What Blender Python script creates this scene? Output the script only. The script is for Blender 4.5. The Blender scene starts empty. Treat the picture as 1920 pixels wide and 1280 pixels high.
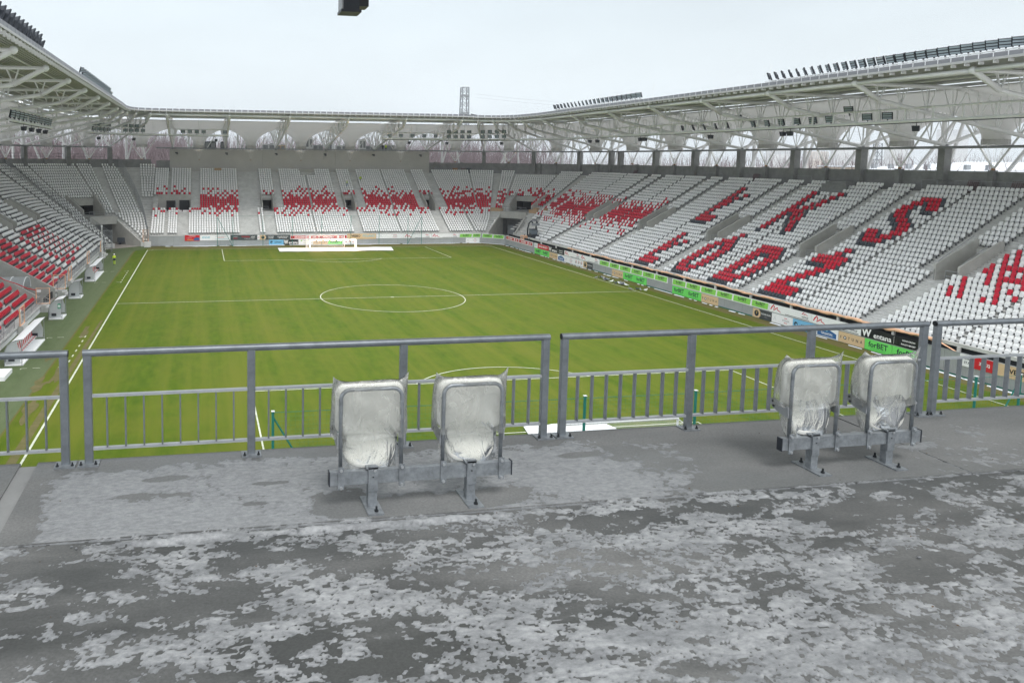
import bpy, bmesh, math, random
import numpy as np
from mathutils import Vector, Matrix
random.seed(7); rng = np.random.default_rng(7)
R = math.radians
scene = bpy.context.scene
COL = scene.collection

# ------------------------------------------------------------------ camera
CAM = np.array([-23.6652, -90.9771, 17.5279])
YAW, PITCH, ROLL, FPX, OX, OY = 0.173446, -0.087960, 0.008935, 1397.554, -335.231, -219.720
def cam_axes():
    cy, sy, cp, sp = math.cos(YAW), math.sin(YAW), math.cos(PITCH), math.sin(PITCH)
    f = np.array([sy*cp, cy*cp, sp]); r = np.array([cy, -sy, 0.0]); u = np.cross(r, f)
    c, s = math.cos(ROLL), math.sin(ROLL)
    return c*r + s*u, -s*r + c*u, f
CR, CU, CF = cam_axes()
cam_data = bpy.data.cameras.new('camera')
cam = bpy.data.objects.new('camera', cam_data); COL.objects.link(cam); scene.camera = cam
cam_data.sensor_fit = 'HORIZONTAL'; cam_data.sensor_width = 36.0
cam_data.lens = FPX/1920*36.0
cam_data.shift_x = -OX/1920; cam_data.shift_y = OY/1920
cam_data.clip_start = 0.1; cam_data.clip_end = 6000
cam.matrix_world = Matrix(((CR[0], CU[0], -CF[0], CAM[0]), (CR[1], CU[1], -CF[1], CAM[1]), (CR[2], CU[2], -CF[2], CAM[2]), (0, 0, 0, 1)))
def in_view(p, margin=90):
    d = np.asarray(p) - CAM; z = d @ CF
    if z < 0.5: return False
    x = 960 + OX + FPX*(d @ CR)/z; y = 640 + OY - FPX*(d @ CU)/z
    return -margin < x < 1920 + margin and -margin < y < 1280 + margin

# ------------------------------------------------------------------ world, sun, exposure
world = bpy.data.worlds.new('World'); scene.world = world; world.use_nodes = True
nt = world.node_tree; nt.nodes.clear()
def wn(t): return nt.nodes.new(t)
out = wn('ShaderNodeOutputWorld'); bg = wn('ShaderNodeBackground')
sky = wn('ShaderNodeTexSky'); sky.sky_type = 'NISHITA'; sky.sun_disc = False
SUN_EL, SUN_AZ = 58, 172
sky.sun_elevation = R(SUN_EL); sky.sun_rotation = R(SUN_AZ); sky.air_density = 2; sky.dust_density = 6; sky.ozone_density = 2
sc_ = wn('ShaderNodeVectorMath'); sc_.operation = 'SCALE'; sc_.inputs['Scale'].default_value = 0.09
nt.links.new(sky.outputs[0], sc_.inputs[0])
tc = wn('ShaderNodeTexCoord'); sep = wn('ShaderNodeSeparateXYZ'); nt.links.new(tc.outputs['Generated'], sep.inputs[0])
ramp = wn('ShaderNodeValToRGB'); cr = ramp.color_ramp
cr.elements[0].position = 0.0; cr.elements[0].color = (0.82, 0.90, 0.945, 1)
cr.elements[1].position = 1.0; cr.elements[1].color = (2.4, 2.48, 2.55, 1)
e = cr.elements.new(0.10); e.color = (0.83, 0.915, 0.965, 1)
e = cr.elements.new(0.24); e.color = (0.74, 0.835, 0.90, 1)
e = cr.elements.new(0.5); e.color = (1.5, 1.58, 1.65, 1)
nz = wn('ShaderNodeTexNoise'); nz.inputs['Scale'].default_value = 2.2; nz.inputs['Detail'].default_value = 5
mp = wn('ShaderNodeMapping'); mp.inputs['Scale'].default_value = (1, 1, 3.5)
nt.links.new(tc.outputs['Generated'], mp.inputs[0]); nt.links.new(mp.outputs[0], nz.inputs['Vector'])
mr = wn('ShaderNodeMapRange'); mr.inputs['From Min'].default_value = 0.3; mr.inputs['From Max'].default_value = 0.7; mr.inputs['To Min'].default_value = 0.91; mr.inputs['To Max'].default_value = 1.06
nt.links.new(nz.outputs['Fac'], mr.inputs['Value'])
nt.links.new(sep.outputs['Z'], ramp.inputs[0])
cl = wn('ShaderNodeVectorMath'); cl.operation = 'SCALE'; nt.links.new(ramp.outputs[0], cl.inputs[0]); nt.links.new(mr.outputs[0], cl.inputs['Scale'])
mx = wn('ShaderNodeMix'); mx.data_type = 'RGBA'; mx.inputs['Factor'].default_value = 0.90
nt.links.new(sc_.outputs[0], mx.inputs['A']); nt.links.new(cl.outputs[0], mx.inputs['B'])
nt.links.new(mx.outputs['Result'], bg.inputs['Color']); bg.inputs['Strength'].default_value = 1.0
nt.links.new(bg.outputs[0], out.inputs['Surface'])
sun_d = bpy.data.lights.new('sun', 'SUN'); sun_d.energy = 1.5; sun_d.angle = R(18); sun_d.color = (1.0, 0.975, 0.94)
sun = bpy.data.objects.new('sun', sun_d); COL.objects.link(sun); sun.location = (0, -40, 120)
sun.rotation_euler = (R(90 - SUN_EL), 0, R(180 - SUN_AZ))
scene.view_settings.view_transform = 'Standard'; scene.view_settings.look = 'None'
scene.view_settings.exposure = 0.22; scene.view_settings.gamma = 1.0
scene.cycles.max_bounces = 8; scene.cycles.transparent_max_bounces = 16

# ------------------------------------------------------------------ materials
MATS = {}
def mat(name, col, rough=0.6, metal=0.0, var=0.12, vscale=3.0, bump=0.0, bscale=40.0, col2=None, spec=0.4, coords='Object', stretch=(1, 1, 1), trans=0.0, emit=None):
    m = bpy.data.materials.new(name); m.use_nodes = True; n = m.node_tree.nodes; l = m.node_tree.links
    b = n['Principled BSDF']; b.inputs['Roughness'].default_value = rough; b.inputs['Metallic'].default_value = metal
    b.inputs['Specular IOR Level'].default_value = spec
    t = n.new('ShaderNodeTexCoord'); mp = n.new('ShaderNodeMapping'); mp.inputs['Scale'].default_value = stretch
    l.new(t.outputs[coords], mp.inputs[0])
    if coords == 'World':
        pass
    if var > 0 or col2:
        z = n.new('ShaderNodeTexNoise'); z.inputs['Scale'].default_value = vscale; z.inputs['Detail'].default_value = 6; z.inputs['Roughness'].default_value = 0.65
        l.new(mp.outputs[0], z.inputs['Vector'])
        r = n.new('ShaderNodeValToRGB'); r.color_ramp.elements[0].position = 0.3; r.color_ramp.elements[1].position = 0.7
        c2 = col2 or tuple(min(1, c*(1 + var)) for c in col)
        c1 = col if col2 else tuple(c*(1 - var) for c in col)
        r.color_ramp.elements[0].color = (*c1, 1); r.color_ramp.elements[1].color = (*c2, 1)
        l.new(z.outputs['Fac'], r.inputs[0]); l.new(r.outputs[0], b.inputs['Base Color'])
    else:
        b.inputs['Base Color'].default_value = (*col, 1)
    if bump > 0:
        z2 = n.new('ShaderNodeTexNoise'); z2.inputs['Scale'].default_value = bscale; z2.inputs['Detail'].default_value = 4
        l.new(mp.outputs[0], z2.inputs['Vector'])
        bm_ = n.new('ShaderNodeBump'); bm_.inputs['Strength'].default_value = bump; bm_.inputs['Distance'].default_value = 0.02
        l.new(z2.outputs['Fac'], bm_.inputs['Height']); l.new(bm_.outputs[0], b.inputs['Normal'])
    if trans > 0:
        tr = n.new('ShaderNodeBsdfTranslucent'); tr.inputs['Color'].default_value = (*col, 1)
        ms = n.new('ShaderNodeMixShader'); ms.inputs[0].default_value = trans
        l.new(b.outputs[0], ms.inputs[1]); l.new(tr.outputs[0], ms.inputs[2]); l.new(ms.outputs[0], n['Material Output'].inputs[0])
    if emit:
        b.inputs['Emission Color'].default_value = (*emit[0], 1); b.inputs['Emission Strength'].default_value = emit[1]
    MATS[name] = m
    return m
M = MATS
mat('concrete', (0.52, 0.52, 0.505), 0.85, var=0.16, vscale=0.9, bump=0.15, bscale=25)
mat('concrete_dark', (0.25, 0.255, 0.255), 0.85, var=0.22, vscale=0.7, bump=0.2, bscale=20)
mat('concrete_wall', (0.43, 0.425, 0.40), 0.85, var=0.13, vscale=0.8, bump=0.12, bscale=20)
mat('wall_render', (0.50, 0.49, 0.465), 0.9, var=0.05, vscale=0.5)
mat('fascia_grey', (0.22, 0.225, 0.25), 0.5, var=0.1)
mat('sheet_metal', (0.42, 0.44, 0.455), 0.45, metal=0.25, var=0.08, vscale=0.8)
mat('seat_white', (0.86, 0.865, 0.86), 0.42, var=0.04, vscale=2)
mat('seat_red', (0.62, 0.016, 0.045), 0.35, var=0.12, vscale=2)
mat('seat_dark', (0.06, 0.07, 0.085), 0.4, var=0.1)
mat('seat_bracket', (0.14, 0.15, 0.16), 0.5, metal=0.3, var=0.1)
mat('white_steel', (0.78, 0.79, 0.79), 0.45, var=0.05, vscale=1.5)
mat('roof_deck', (0.42, 0.42, 0.42), 0.6, var=0.06, vscale=0.6)
mat('membrane', (0.52, 0.52, 0.505), 0.5, var=0.06, vscale=0.25, trans=0.20)
mat('dark_metal', (0.03, 0.035, 0.045), 0.45, metal=0.2, var=0.15)
mat('lamp_glass', (0.34, 0.40, 0.45), 0.2, var=0.1, spec=0.6)
mat('steel_grey', (0.30, 0.315, 0.33), 0.45, metal=0.4, var=0.15, vscale=6)
mat('galvanised', (0.27, 0.29, 0.31), 0.42, metal=0.5, var=0.28, vscale=18, bump=0.03, bscale=60)
mat('rail_steel', (0.215, 0.235, 0.255), 0.38, metal=0.5, var=0.2, vscale=9, bump=0.02, bscale=50)
mat('bolt', (0.05, 0.055, 0.06), 0.35, metal=0.7, var=0.1)
mat('bolt_zinc', (0.6, 0.62, 0.64), 0.3, metal=0.8, var=0.1)
mat('board_white', (0.86, 0.87, 0.88), 0.4, var=0.03)
mat('board_green', (0.27, 0.66, 0.11), 0.4, var=0.04)
mat('board_lime', (0.17, 0.74, 0.14), 0.4, var=0.03)
mat('board_tan', (0.68, 0.50, 0.30), 0.45, var=0.04)
mat('board_black', (0.014, 0.016, 0.02), 0.4, var=0.1)
mat('board_slate', (0.06, 0.068, 0.075), 0.45, var=0.1)
mat('board_red', (0.58, 0.02, 0.03), 0.4, var=0.05)
mat('board_blue', (0.20, 0.50, 0.76), 0.4, var=0.04)
mat('board_navy', (0.03, 0.13, 0.33), 0.4, var=0.08)
mat('ink_navy', (0.012, 0.02, 0.045), 0.5, var=0)
mat('ink_white', (0.9, 0.9, 0.9), 0.5, var=0)
mat('ink_red', (0.62, 0.01, 0.03), 0.5, var=0)
mat('ink_green', (0.03, 0.25, 0.12), 0.5, var=0)
mat('ink_gold', (0.6, 0.46, 0.12), 0.5, var=0)
mat('ink_blue', (0.25, 0.55, 0.66), 0.5, var=0)
mat('ink_grey', (0.35, 0.36, 0.38), 0.5, var=0)
mat('line_paint', (0.50, 0.53, 0.42), 0.8, var=0.3, vscale=2.5)
mat('mud', (0.085, 0.085, 0.018), 0.9, var=0.3, vscale=1.5, col2=(0.14, 0.115, 0.05))
mat('rail_sky_lit', (0.44, 0.46, 0.48), 0.4, metal=0.4, var=0.12, vscale=9)  # lower rails lightened, painting in the sky reflected on their tops
mat('leaf', (0.10, 0.06, 0.03), 0.9, var=0.3)
mat('sheet_white', (0.78, 0.79, 0.80), 0.6, var=0.04, vscale=2, bump=0.3, bscale=3)
mat('orange', (0.80, 0.47, 0.30), 0.6, var=0.12, vscale=4)
mat('green_post', (0.012, 0.20, 0.16), 0.5, var=0.1)
mat('timber', (0.36, 0.20, 0.10), 0.8, var=0.2, vscale=5)
mat('cardboard', (0.46, 0.32, 0.20), 0.85, var=0.1, vscale=4)
mat('hi_vis', (0.55, 0.74, 0.02), 0.6, var=0.1, vscale=8)
mat('skin', (0.5, 0.30, 0.22), 0.6, var=0.05)
mat('dark_cloth', (0.02, 0.03, 0.05), 0.8, var=0.15)
mat('perspex', (0.55, 0.58, 0.60), 0.25, var=0.05, trans=0.45)
mat('bark', (0.16, 0.115, 0.12), 0.9, var=0.3, vscale=3)
mat('birch', (0.55, 0.52, 0.50), 0.85, var=0.3, vscale=2)
mat('twigs', (0.19, 0.15, 0.16), 0.9, var=0.25, vscale=0.2)
mat('snow', (0.66, 0.69, 0.72), 0.55, var=0.05, vscale=8, bump=0.3, bscale=30)
mat('soil', (0.30, 0.27, 0.25), 0.9, var=0.3, vscale=0.03, col2=(0.58, 0.58, 0.58))
mat('flats', (0.50, 0.50, 0.49), 0.8, var=0.06, vscale=0.1)
mat('flats_warm', (0.50, 0.42, 0.34), 0.8, var=0.08, vscale=0.1)
mat('pane', (0.14, 0.17, 0.20), 0.2, var=0.1, spec=0.6)
mat('hall_blue', (0.05, 0.14, 0.26), 0.6, var=0.1, vscale=0.3)
mat('hvac', (0.52, 0.54, 0.55), 0.5, var=0.08)
mat('sign_green', (0.0, 0.28, 0.16), 0.5, var=0.02)
mat('paving', (0.30, 0.27, 0.25), 0.9, var=0.15, vscale=1.2)
mat('door_grey', (0.30, 0.32, 0.33), 0.5, var=0.05)
mat('void_shade', (0.03, 0.033, 0.037), 0.9, var=0.2)  # near-black colour painting the shade inside gaps, passages and doorways
mat('lit_warm', (0.9, 0.8, 0.7), 0.5, var=0, emit=((1.0, 0.62, 0.36), 14.0))

def grass_mat(name, dark, light, worn, wornmix):
    m = bpy.data.materials.new(name); m.use_nodes = True; n = m.node_tree.nodes; l = m.node_tree.links
    b = n['Principled BSDF']; b.inputs['Roughness'].default_value = 0.85; b.inputs['Specular IOR Level'].default_value = 0.15
    t = n.new('ShaderNodeTexCoord')
    def noise(scale, stretch=(1, 1, 1), det=6, rough=0.65):
        mp = n.new('ShaderNodeMapping'); mp.inputs['Scale'].default_value = stretch; l.new(t.outputs['Object'], mp.inputs[0])
        z = n.new('ShaderNodeTexNoise'); z.inputs['Scale'].default_value = scale; z.inputs['Detail'].default_value = det; z.inputs['Roughness'].default_value = rough
        l.new(mp.outputs[0], z.inputs['Vector']); return z.outputs['Fac']
    def ramp(fac, p0, p1, c0, c1):
        r = n.new('ShaderNodeValToRGB'); r.color_ramp.elements[0].position = p0; r.color_ramp.elements[1].position = p1
        r.color_ramp.elements[0].color = (*c0, 1); r.color_ramp.elements[1].color = (*c1, 1); l.new(fac, r.inputs[0]); return r.outputs[0]
    def mixc(f, a, c):
        x = n.new('ShaderNodeMix'); x.data_type = 'RGBA'
        if isinstance(f, float): x.inputs['Factor'].default_value = f
        else: l.new(f, x.inputs['Factor'])
        l.new(a, x.inputs['A'])
        if isinstance(c, tuple): x.inputs['B'].default_value = (*c, 1)
        else: l.new(c, x.inputs['B'])
        return x.outputs['Result']
    base = ramp(noise(1.6, (1, 0.35, 1)), 0.3, 0.72, dark, light)
    streak = ramp(noise(0.55, (1.0, 0.025, 1), 5), 0.40, 0.66, (0, 0, 0), (1, 1, 1))
    base = mixc(streak, base, tuple((a*0.5 + c*0.5) for a, c in zip(light, worn)))
    big = ramp(noise(0.16, (1, 1, 1), 6, 0.7), 0.45, 0.72, (0, 0, 0), (wornmix,)*3)
    base = mixc(big, base, worn)
    fine = ramp(noise(22, (1, 1, 1), 3), 0.3, 0.7, (0.72, 0.72, 0.72), (1.2, 1.2, 1.2))
    mu = n.new('ShaderNodeMix'); mu.data_type = 'RGBA'; mu.blend_type = 'MULTIPLY'; mu.inputs['Factor'].default_value = 1.0
    l.new(base, mu.inputs['A']); l.new(fine, mu.inputs['B']); l.new(mu.outputs['Result'], b.inputs['Base Color'])
    bp = n.new('ShaderNodeBump'); bp.inputs['Strength'].default_value = 0.6; bp.inputs['Distance'].default_value = 0.03
    l.new(noise(14), bp.inputs['Height']); l.new(bp.outputs[0], b.inputs['Normal'])
    MATS[name] = m
grass_mat('grass', (0.046, 0.088, 0.002), (0.088, 0.132, 0.005), (0.128, 0.132, 0.016), 0.55)
grass_mat('turf', (0.075, 0.105, 0.045), (0.105, 0.14, 0.065), (0.12, 0.14, 0.08), 0.3)
grass_mat('grass_edge', (0.085, 0.098, 0.012), (0.125, 0.125, 0.028), (0.14, 0.105, 0.05), 0.8)

# ------------------------------------------------------------------ mesh building
class MB:
    def __init__(s): s.v = []; s.f = []; s.m = []; s.mi = 0
    def quad(s, a, b, c, d):
        i = len(s.v); s.v += [tuple(a), tuple(b), tuple(c), tuple(d)]; s.f.append((i, i+1, i+2, i+3)); s.m.append(s.mi); return s
    def poly(s, pts):
        i = len(s.v); s.v += [tuple(p) for p in pts]; s.f.append(tuple(range(i, i+len(pts)))); s.m.append(s.mi); return s
    def hexa(s, p):   # 8 points: bottom 4 ccw, top 4 ccw
        i = len(s.v); s.v += [tuple(q) for q in p]
        for f in ((3, 2, 1, 0), (4, 5, 6, 7), (0, 1, 5, 4), (1, 2, 6, 5), (2, 3, 7, 6), (3, 0, 4, 7)):
            s.f.append(tuple(i+j for j in f)); s.m.append(s.mi)
        return s
    def box(s, x0, x1, y0, y1, z0, z1):
        return s.hexa([(x0, y0, z0), (x1, y0, z0), (x1, y1, z0), (x0, y1, z0), (x0, y0, z1), (x1, y0, z1), (x1, y1, z1), (x0, y1, z1)])
    def obox(s, c, ax, ay, az, hx, hy, hz):  # oriented box
        c = np.asarray(c, float); ax = np.asarray(ax, float)*hx; ay = np.asarray(ay, float)*hy; az = np.asarray(az, float)*hz
        return s.hexa([c-ax-ay-az, c+ax-ay-az, c+ax+ay-az, c-ax+ay-az, c-ax-ay+az, c+ax-ay+az, c+ax+ay+az, c-ax+ay+az])
    def prism(s, pts, off):   # polygon extruded by vector
        n = len(pts); i = len(s.v); off = np.asarray(off, float)
        s.v += [tuple(p) for p in pts] + [tuple(np.asarray(p, float)+off) for p in pts]
        s.f.append(tuple(i+j for j in range(n-1, -1, -1))); s.f.append(tuple(i+n+j for j in range(n)))
        for j in range(n): k = (j+1) % n; s.f.append((i+j, i+k, i+n+k, i+n+j))
        s.m += [s.mi]*(n+2); return s
    def tube(s, pts, r, n=6, cap=True, r1=None):
        P = [np.asarray(p, float) for p in pts]; i = len(s.v); L = len(P); ref = None
        for j, p in enumerate(P):
            d = (P[min(j+1, L-1)] - P[max(j-1, 0)]); d = d/(np.linalg.norm(d)+1e-12)
            if ref is None:
                ref = np.array([0, 0, 1.0]) if abs(d[2]) < 0.9 else np.array([1.0, 0, 0])
            a = np.cross(d, ref); a /= np.linalg.norm(a)+1e-12; b = np.cross(a, d); ref = b
            rr = r if r1 is None else r + (r1-r)*j/(L-1)
            for k in range(n):
                t = 2*math.pi*k/n; s.v.append(tuple(p + rr*(math.cos(t)*a + math.sin(t)*b)))
        for j in range(L-1):
            for k in range(n):
                k2 = (k+1) % n
                s.f.append((i+j*n+k, i+j*n+k2, i+(j+1)*n+k2, i+(j+1)*n+k)); s.m.append(s.mi)
        if cap:
            s.f.append(tuple(i+k for k in range(n-1, -1, -1))); s.f.append(tuple(i+(L-1)*n+k for k in range(n))); s.m += [s.mi]*2
        return s
    def lathe(s, c, prof, n=12):  # prof list of (r,z)
        i = len(s.v); c = np.asarray(c, float)
        for r, z in prof:
            for k in range(n): t = 2*math.pi*k/n; s.v.append((c[0]+r*math.cos(t), c[1]+r*math.sin(t), c[2]+z))
        for j in range(len(prof)-1):
            for k in range(n): k2 = (k+1) % n; s.f.append((i+j*n+k, i+j*n+k2, i+(j+1)*n+k2, i+(j+1)*n+k)); s.m.append(s.mi)
        return s
    def ball(s, c, rx, ry, rz, n=8, m=6):
        prof = [(math.sin(math.pi*j/m), -math.cos(math.pi*j/m)) for j in range(m+1)]
        i = len(s.v)
        for r, z in prof:
            for k in range(n): t = 2*math.pi*k/n; s.v.append((c[0]+rx*max(r, 1e-3)*math.cos(t), c[1]+ry*max(r, 1e-3)*math.sin(t), c[2]+rz*z))
        for j in range(m):
            for k in range(n): k2 = (k+1) % n; s.f.append((i+j*n+k, i+j*n+k2, i+(j+1)*n+k2, i+(j+1)*n+k)); s.m.append(s.mi)
        return s
    def mesh(s, name, mats, smooth=False):
        me = bpy.data.meshes.new(name); me.from_pydata(s.v, [], s.f)
        for x in (mats if isinstance(mats, (list, tuple)) else [mats]): me.materials.append(M[x])
        if any(s.m): me.polygons.foreach_set('material_index', s.m)
        if smooth: me.polygons.foreach_set('use_smooth', [True]*len(me.polygons))
        me.update(); return me
    def build(s, name, mats, parent=None, smooth=False, loc=None):
        return ob(name, s.mesh(name, mats, smooth), parent, loc)
def ob(name, me, parent=None, loc=None, rot=None):
    o = bpy.data.objects.new(name, me); COL.objects.link(o)
    if parent is not None: o.parent = parent
    if loc is not None: o.location = loc
    if rot is not None: o.rotation_euler = rot
    return o
def tag(o, label=None, cat=None, group=None, kind=None):
    if label: o['label'] = label
    if cat: o['category'] = cat
    if group: o['group'] = group
    if kind: o['kind'] = kind
    return o
def thing(name, label, cat, loc=(0, 0, 0), group=None, rz=0):
    o = ob(name, None, None, loc, (0, 0, rz)); return tag(o, label, cat, group)
def copy_tree(o, parent=None):
    c = o.copy(); COL.objects.link(c); c.parent = parent
    for ch in o.children: copy_tree(ch, c)
    return c
FONTC = {}
def text_mesh(txt, matname, bold=0.0):
    key = (txt, matname, bold)
    if key in FONTC: return FONTC[key]
    cu = bpy.data.curves.new('lettering', 'FONT'); cu.body = txt; cu.align_x = 'CENTER'; cu.align_y = 'CENTER'
    cu.resolution_u = 2; cu.size = 1.0; cu.offset = bold; cu.fill_mode = 'FRONT'
    o = bpy.data.objects.new('tmp_text', cu); COL.objects.link(o)
    me = bpy.data.meshes.new_from_object(o); me.name = 'lettering'
    bpy.data.objects.remove(o); bpy.data.curves.remove(cu)
    me.materials.clear(); me.materials.append(M[matname])
    co = np.zeros(len(me.vertices)*3); me.vertices.foreach_get('co', co); co = co.reshape(-1, 3)
    lo, hi = co.min(0), co.max(0); w, h = hi[0]-lo[0], hi[1]-lo[1]
    co[:, 0] -= (lo[0]+hi[0])/2; co[:, 1] -= (lo[1]+hi[1])/2
    me.vertices.foreach_set('co', co.ravel()); me.update()
    FONTC[key] = (me, w, h); return FONTC[key]
# ================================================================== SETTING
def struct(name, mb, mats): return tag(mb.build(name, mats), kind='structure')
m = MB(); m.quad((-1500, -1500, -0.06), (2500, -1500, -0.06), (2500, 3000, -0.06), (-1500, 3000, -0.06)); struct('ground', m, 'soil')
m = MB(); m.poly([(-41.8, -58, 0), (38, -58, 0), (38, 54.2, 0), (34.2, 58, 0), (-33, 58, 0), (-41.8, 58, 0)]); struct('pitch_surround', m, 'grass_edge')
m = MB(); m.quad((-36.2, -56.5, 0.004), (36.2, -56.5, 0.004), (36.2, 53.4, 0.004), (-36.2, 53.4, 0.004)); struct('pitch', m, 'grass')
m = MB(); m.poly([(-41.8, -56.5, 0.008), (-36.3, -56.5, 0.008), (-36.5, 51, 0.008), (-34.2, 55.2, 0.008), (-33.5, 58.0, 0.008), (-36.5, 60, 0.008), (-41.8, 56, 0.008)]); struct('artificial_turf_path', m, 'turf')
m = MB(); m.quad((-50, 54, 0.012), (-41.3, 54.5, 0.012), (-35.2, 59.3, 0.012), (-40, 72, 0.012)); struct('tunnel_paving', m, 'paving')
# worn mud beside the touchline and behind the goal line: irregular flat patches
def patch(mb, cx, cy, rx, ry, z, n=26, seed=0):
    rr = np.random.default_rng(seed); ph = rr.uniform(0, 6.28, 5); am = rr.uniform(0.05, 0.22, 5)
    mb.poly([(cx + rx*math.cos(t)*(1 + sum(am[i]*math.sin((i+2)*t+ph[i]) for i in range(5))), cy + ry*math.sin(t)*(1 + sum(am[i]*math.sin((i+2)*t+ph[i]) for i in range(5))), z) for t in [2*math.pi*k/n for k in range(n)]])
m = MB(); m.quad((-34.95, -58, .012), (-34.3, -58, .012), (-34.3, -9, .012), (-34.55, -9, .012))
for i, (x, y, rx, ry) in enumerate([(-36.2, -32, .5, 1.6), (-35.6, -38, .4, 2.4), (-35.2, -29, .4, 3.0), (-36.9, -24, .3, 1.2), (-29, 55.4, 6.0, .5), (-19, 55.2, 6, .4), (-35.4, -14.5, .3, 2.5), (0, 47.8, 5.5, .8), (3, 46.9, 6, .3)]): patch(m, x, y, rx, ry, .016 + i*.001, seed=i)
struct('worn_soil', m, 'mud')
# pitch markings
m = MB(); Z = 0.03; w = 0.055
def ln(x0, y0, x1, y1, w=w):
    d = np.array([x1-x0, y1-y0]); d = d/np.linalg.norm(d); n_ = np.array([-d[1], d[0]])*w; d = d*w
    m.quad((x0-d[0]-n_[0], y0-d[1]-n_[1], Z), (x1+d[0]-n_[0], y1+d[1]-n_[1], Z), (x1+d[0]+n_[0], y1+d[1]+n_[1], Z), (x0-d[0]+n_[0], y0-d[1]+n_[1], Z))
def arc(cx, cy, r, a0, a1, n=48):
    for i in range(n):
        t0, t1 = R(a0+(a1-a0)*i/n), R(a0+(a1-a0)*(i+1)/n)
        m.quad((cx+(r-w)*math.cos(t0), cy+(r-w)*math.sin(t0), Z+.001), (cx+(r+w)*math.cos(t0), cy+(r+w)*math.sin(t0), Z+.001), (cx+(r+w)*math.cos(t1), cy+(r+w)*math.sin(t1), Z+.001), (cx+(r-w)*math.cos(t1), cy+(r-w)*math.sin(t1), Z+.001))
ln(-34, -52.4, -34, 52.4, .075); ln(34, -52.4, 34, 52.4); ln(-33.8, 0, 33.8, 0); ln(-34, 52.5, 34, 52.5); ln(-34, -52.5, 34, -52.5)
arc(0, 0, 9.15, 0, 360, 96); arc(0, 0, .18, 0, 360, 12)
for sgn in (1, -1):
    ln(-20.16, sgn*52.3, -20.16, sgn*36); ln(20.16, sgn*52.3, 20.16, sgn*36); ln(-20, sgn*36, 20, sgn*36)
    ln(-9.16, sgn*52.3, -9.16, sgn*47); ln(9.16, sgn*52.3, 9.16, sgn*47); ln(-9, sgn*47, 9, sgn*47)
    a = 36.9; arc(0, sgn*41.5, 9.15, (180+a if sgn > 0 else a), (360-a if sgn > 0 else 180-a), 40)
    for sx in (1, -1):
        a0 = {(1, 1): 180, (1, -1): 270, (-1, 1): 90, (-1, -1): 0}[(sgn, sx)]
        arc(sx*34, sgn*52.5, 1.0, a0, a0+90, 10)
for y0, y1 in ((15.8, 25.9), (-27.2, -16.5)):     # dashed technical areas
    for k in range(7): yy = y0 + (y1-y0)*k/6; ln(-35.05, yy-.3, -35.05, yy+.3, .06)
    for yy in (y0, y1):
        for x0, x1 in ((-38.55, -38.15), (-37.6, -37.1), (-35.6, -35.2)): ln(x0, yy, x1, yy, .05)
        ln(-38.55, yy-.25, -38.55, yy, .05)
struct('pitch_markings', m, 'line_paint')
# thin line of snow left at the foot of the perimeter walls
m = MB()
def snow_run(p0, p1, nrm, wmin, wmax, step=0.5, gaps=0.2):
    L = math.hypot(p1[0]-p0[0], p1[1]-p0[1]); n_ = int(L/step); pts = []
    ph = random.random()*9
    for i in range(n_+1):
        t = i/n_; wv = wmin + (wmax-wmin)*max(0, math.sin(i*.37+ph)*.5+math.sin(i*.11+ph*2)*.4+random.uniform(-.25, .35))
        pts.append((p0[0]+(p1[0]-p0[0])*t, p0[1]+(p1[1]-p0[1])*t, wv))
    for a, b in zip(pts, pts[1:]):
        if random.random() < gaps: continue
        o = .02; m.hexa([(a[0]+nrm[0]*o, a[1]+nrm[1]*o, .01), (b[0]+nrm[0]*o, b[1]+nrm[1]*o, .01), (b[0]+nrm[0]*(o+b[2]), b[1]+nrm[1]*(o+b[2]), .02), (a[0]+nrm[0]*(o+a[2]), a[1]+nrm[1]*(o+a[2]), .02),
                (a[0]+nrm[0]*o, a[1]+nrm[1]*o, .09), (b[0]+nrm[0]*o, b[1]+nrm[1]*o, .09), (b[0]+nrm[0]*(o+b[2]*.7), b[1]+nrm[1]*(o+b[2]*.7), .05), (a[0]+nrm[0]*(o+a[2]*.7), a[1]+nrm[1]*(o+a[2]*.7), .05)])
snow_run((-31, 57.9), (34, 57.9), (0, -1), .25, .85, gaps=.05); snow_run((34.2, 57.8), (37.9, 54.1), (-.707, -.707), .15, .5); snow_run((37.7, 54), (37.7, 30), (-1, 0), .1, .35, gaps=.3)
snow_run((37.6, 30), (37.6, -36), (-1, 0), .05, .3, gaps=.45); snow_run((37.6, -36), (37.6, -54), (-1, 0), .12, .28, gaps=.15)
tag(m.build('snow_strip', 'snow'), 'melting snow left along the foot of the perimeter walls', 'snow', kind='stuff')

# ================================================================== GRANDSTANDS
def prof_main(k):  # -> d0, d1, tread height, seat offset
    return 0.85+.75*k, 1.6+.75*k, 2.15+.39*k+.0015*k*k, 1.3+.75*k
def prof_left(k):
    return 0.35+.8*k, 1.15+.8*k, 0.79+.43*k+.0022*k*k, .8+.8*k
def st_right(y): return (38.0, y, 1.0, 0.0)
def st_far(x): return (x, 58.0, 0.0, 1.0)
def st_left(y): return (-41.8, y, -1.0, 0.0)
def st_near(x): return (x, -58.0, 0.0, -1.0)
def st_cr(a): c, s = math.cos(R(a)), math.sin(R(a)); return (34+4*c, 54+4*s, c, s)
def st_cl(a): c, s = math.cos(R(a)), math.sin(R(a)); return (-34+7.8*c, 54+4*s, c, s)
def at_st(st, d, z): return (st[0]+st[2]*d, st[1]+st[3]*d, z)
def frange(a, b, n): return [a+(b-a)*i/n for i in range(n+1)]
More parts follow.
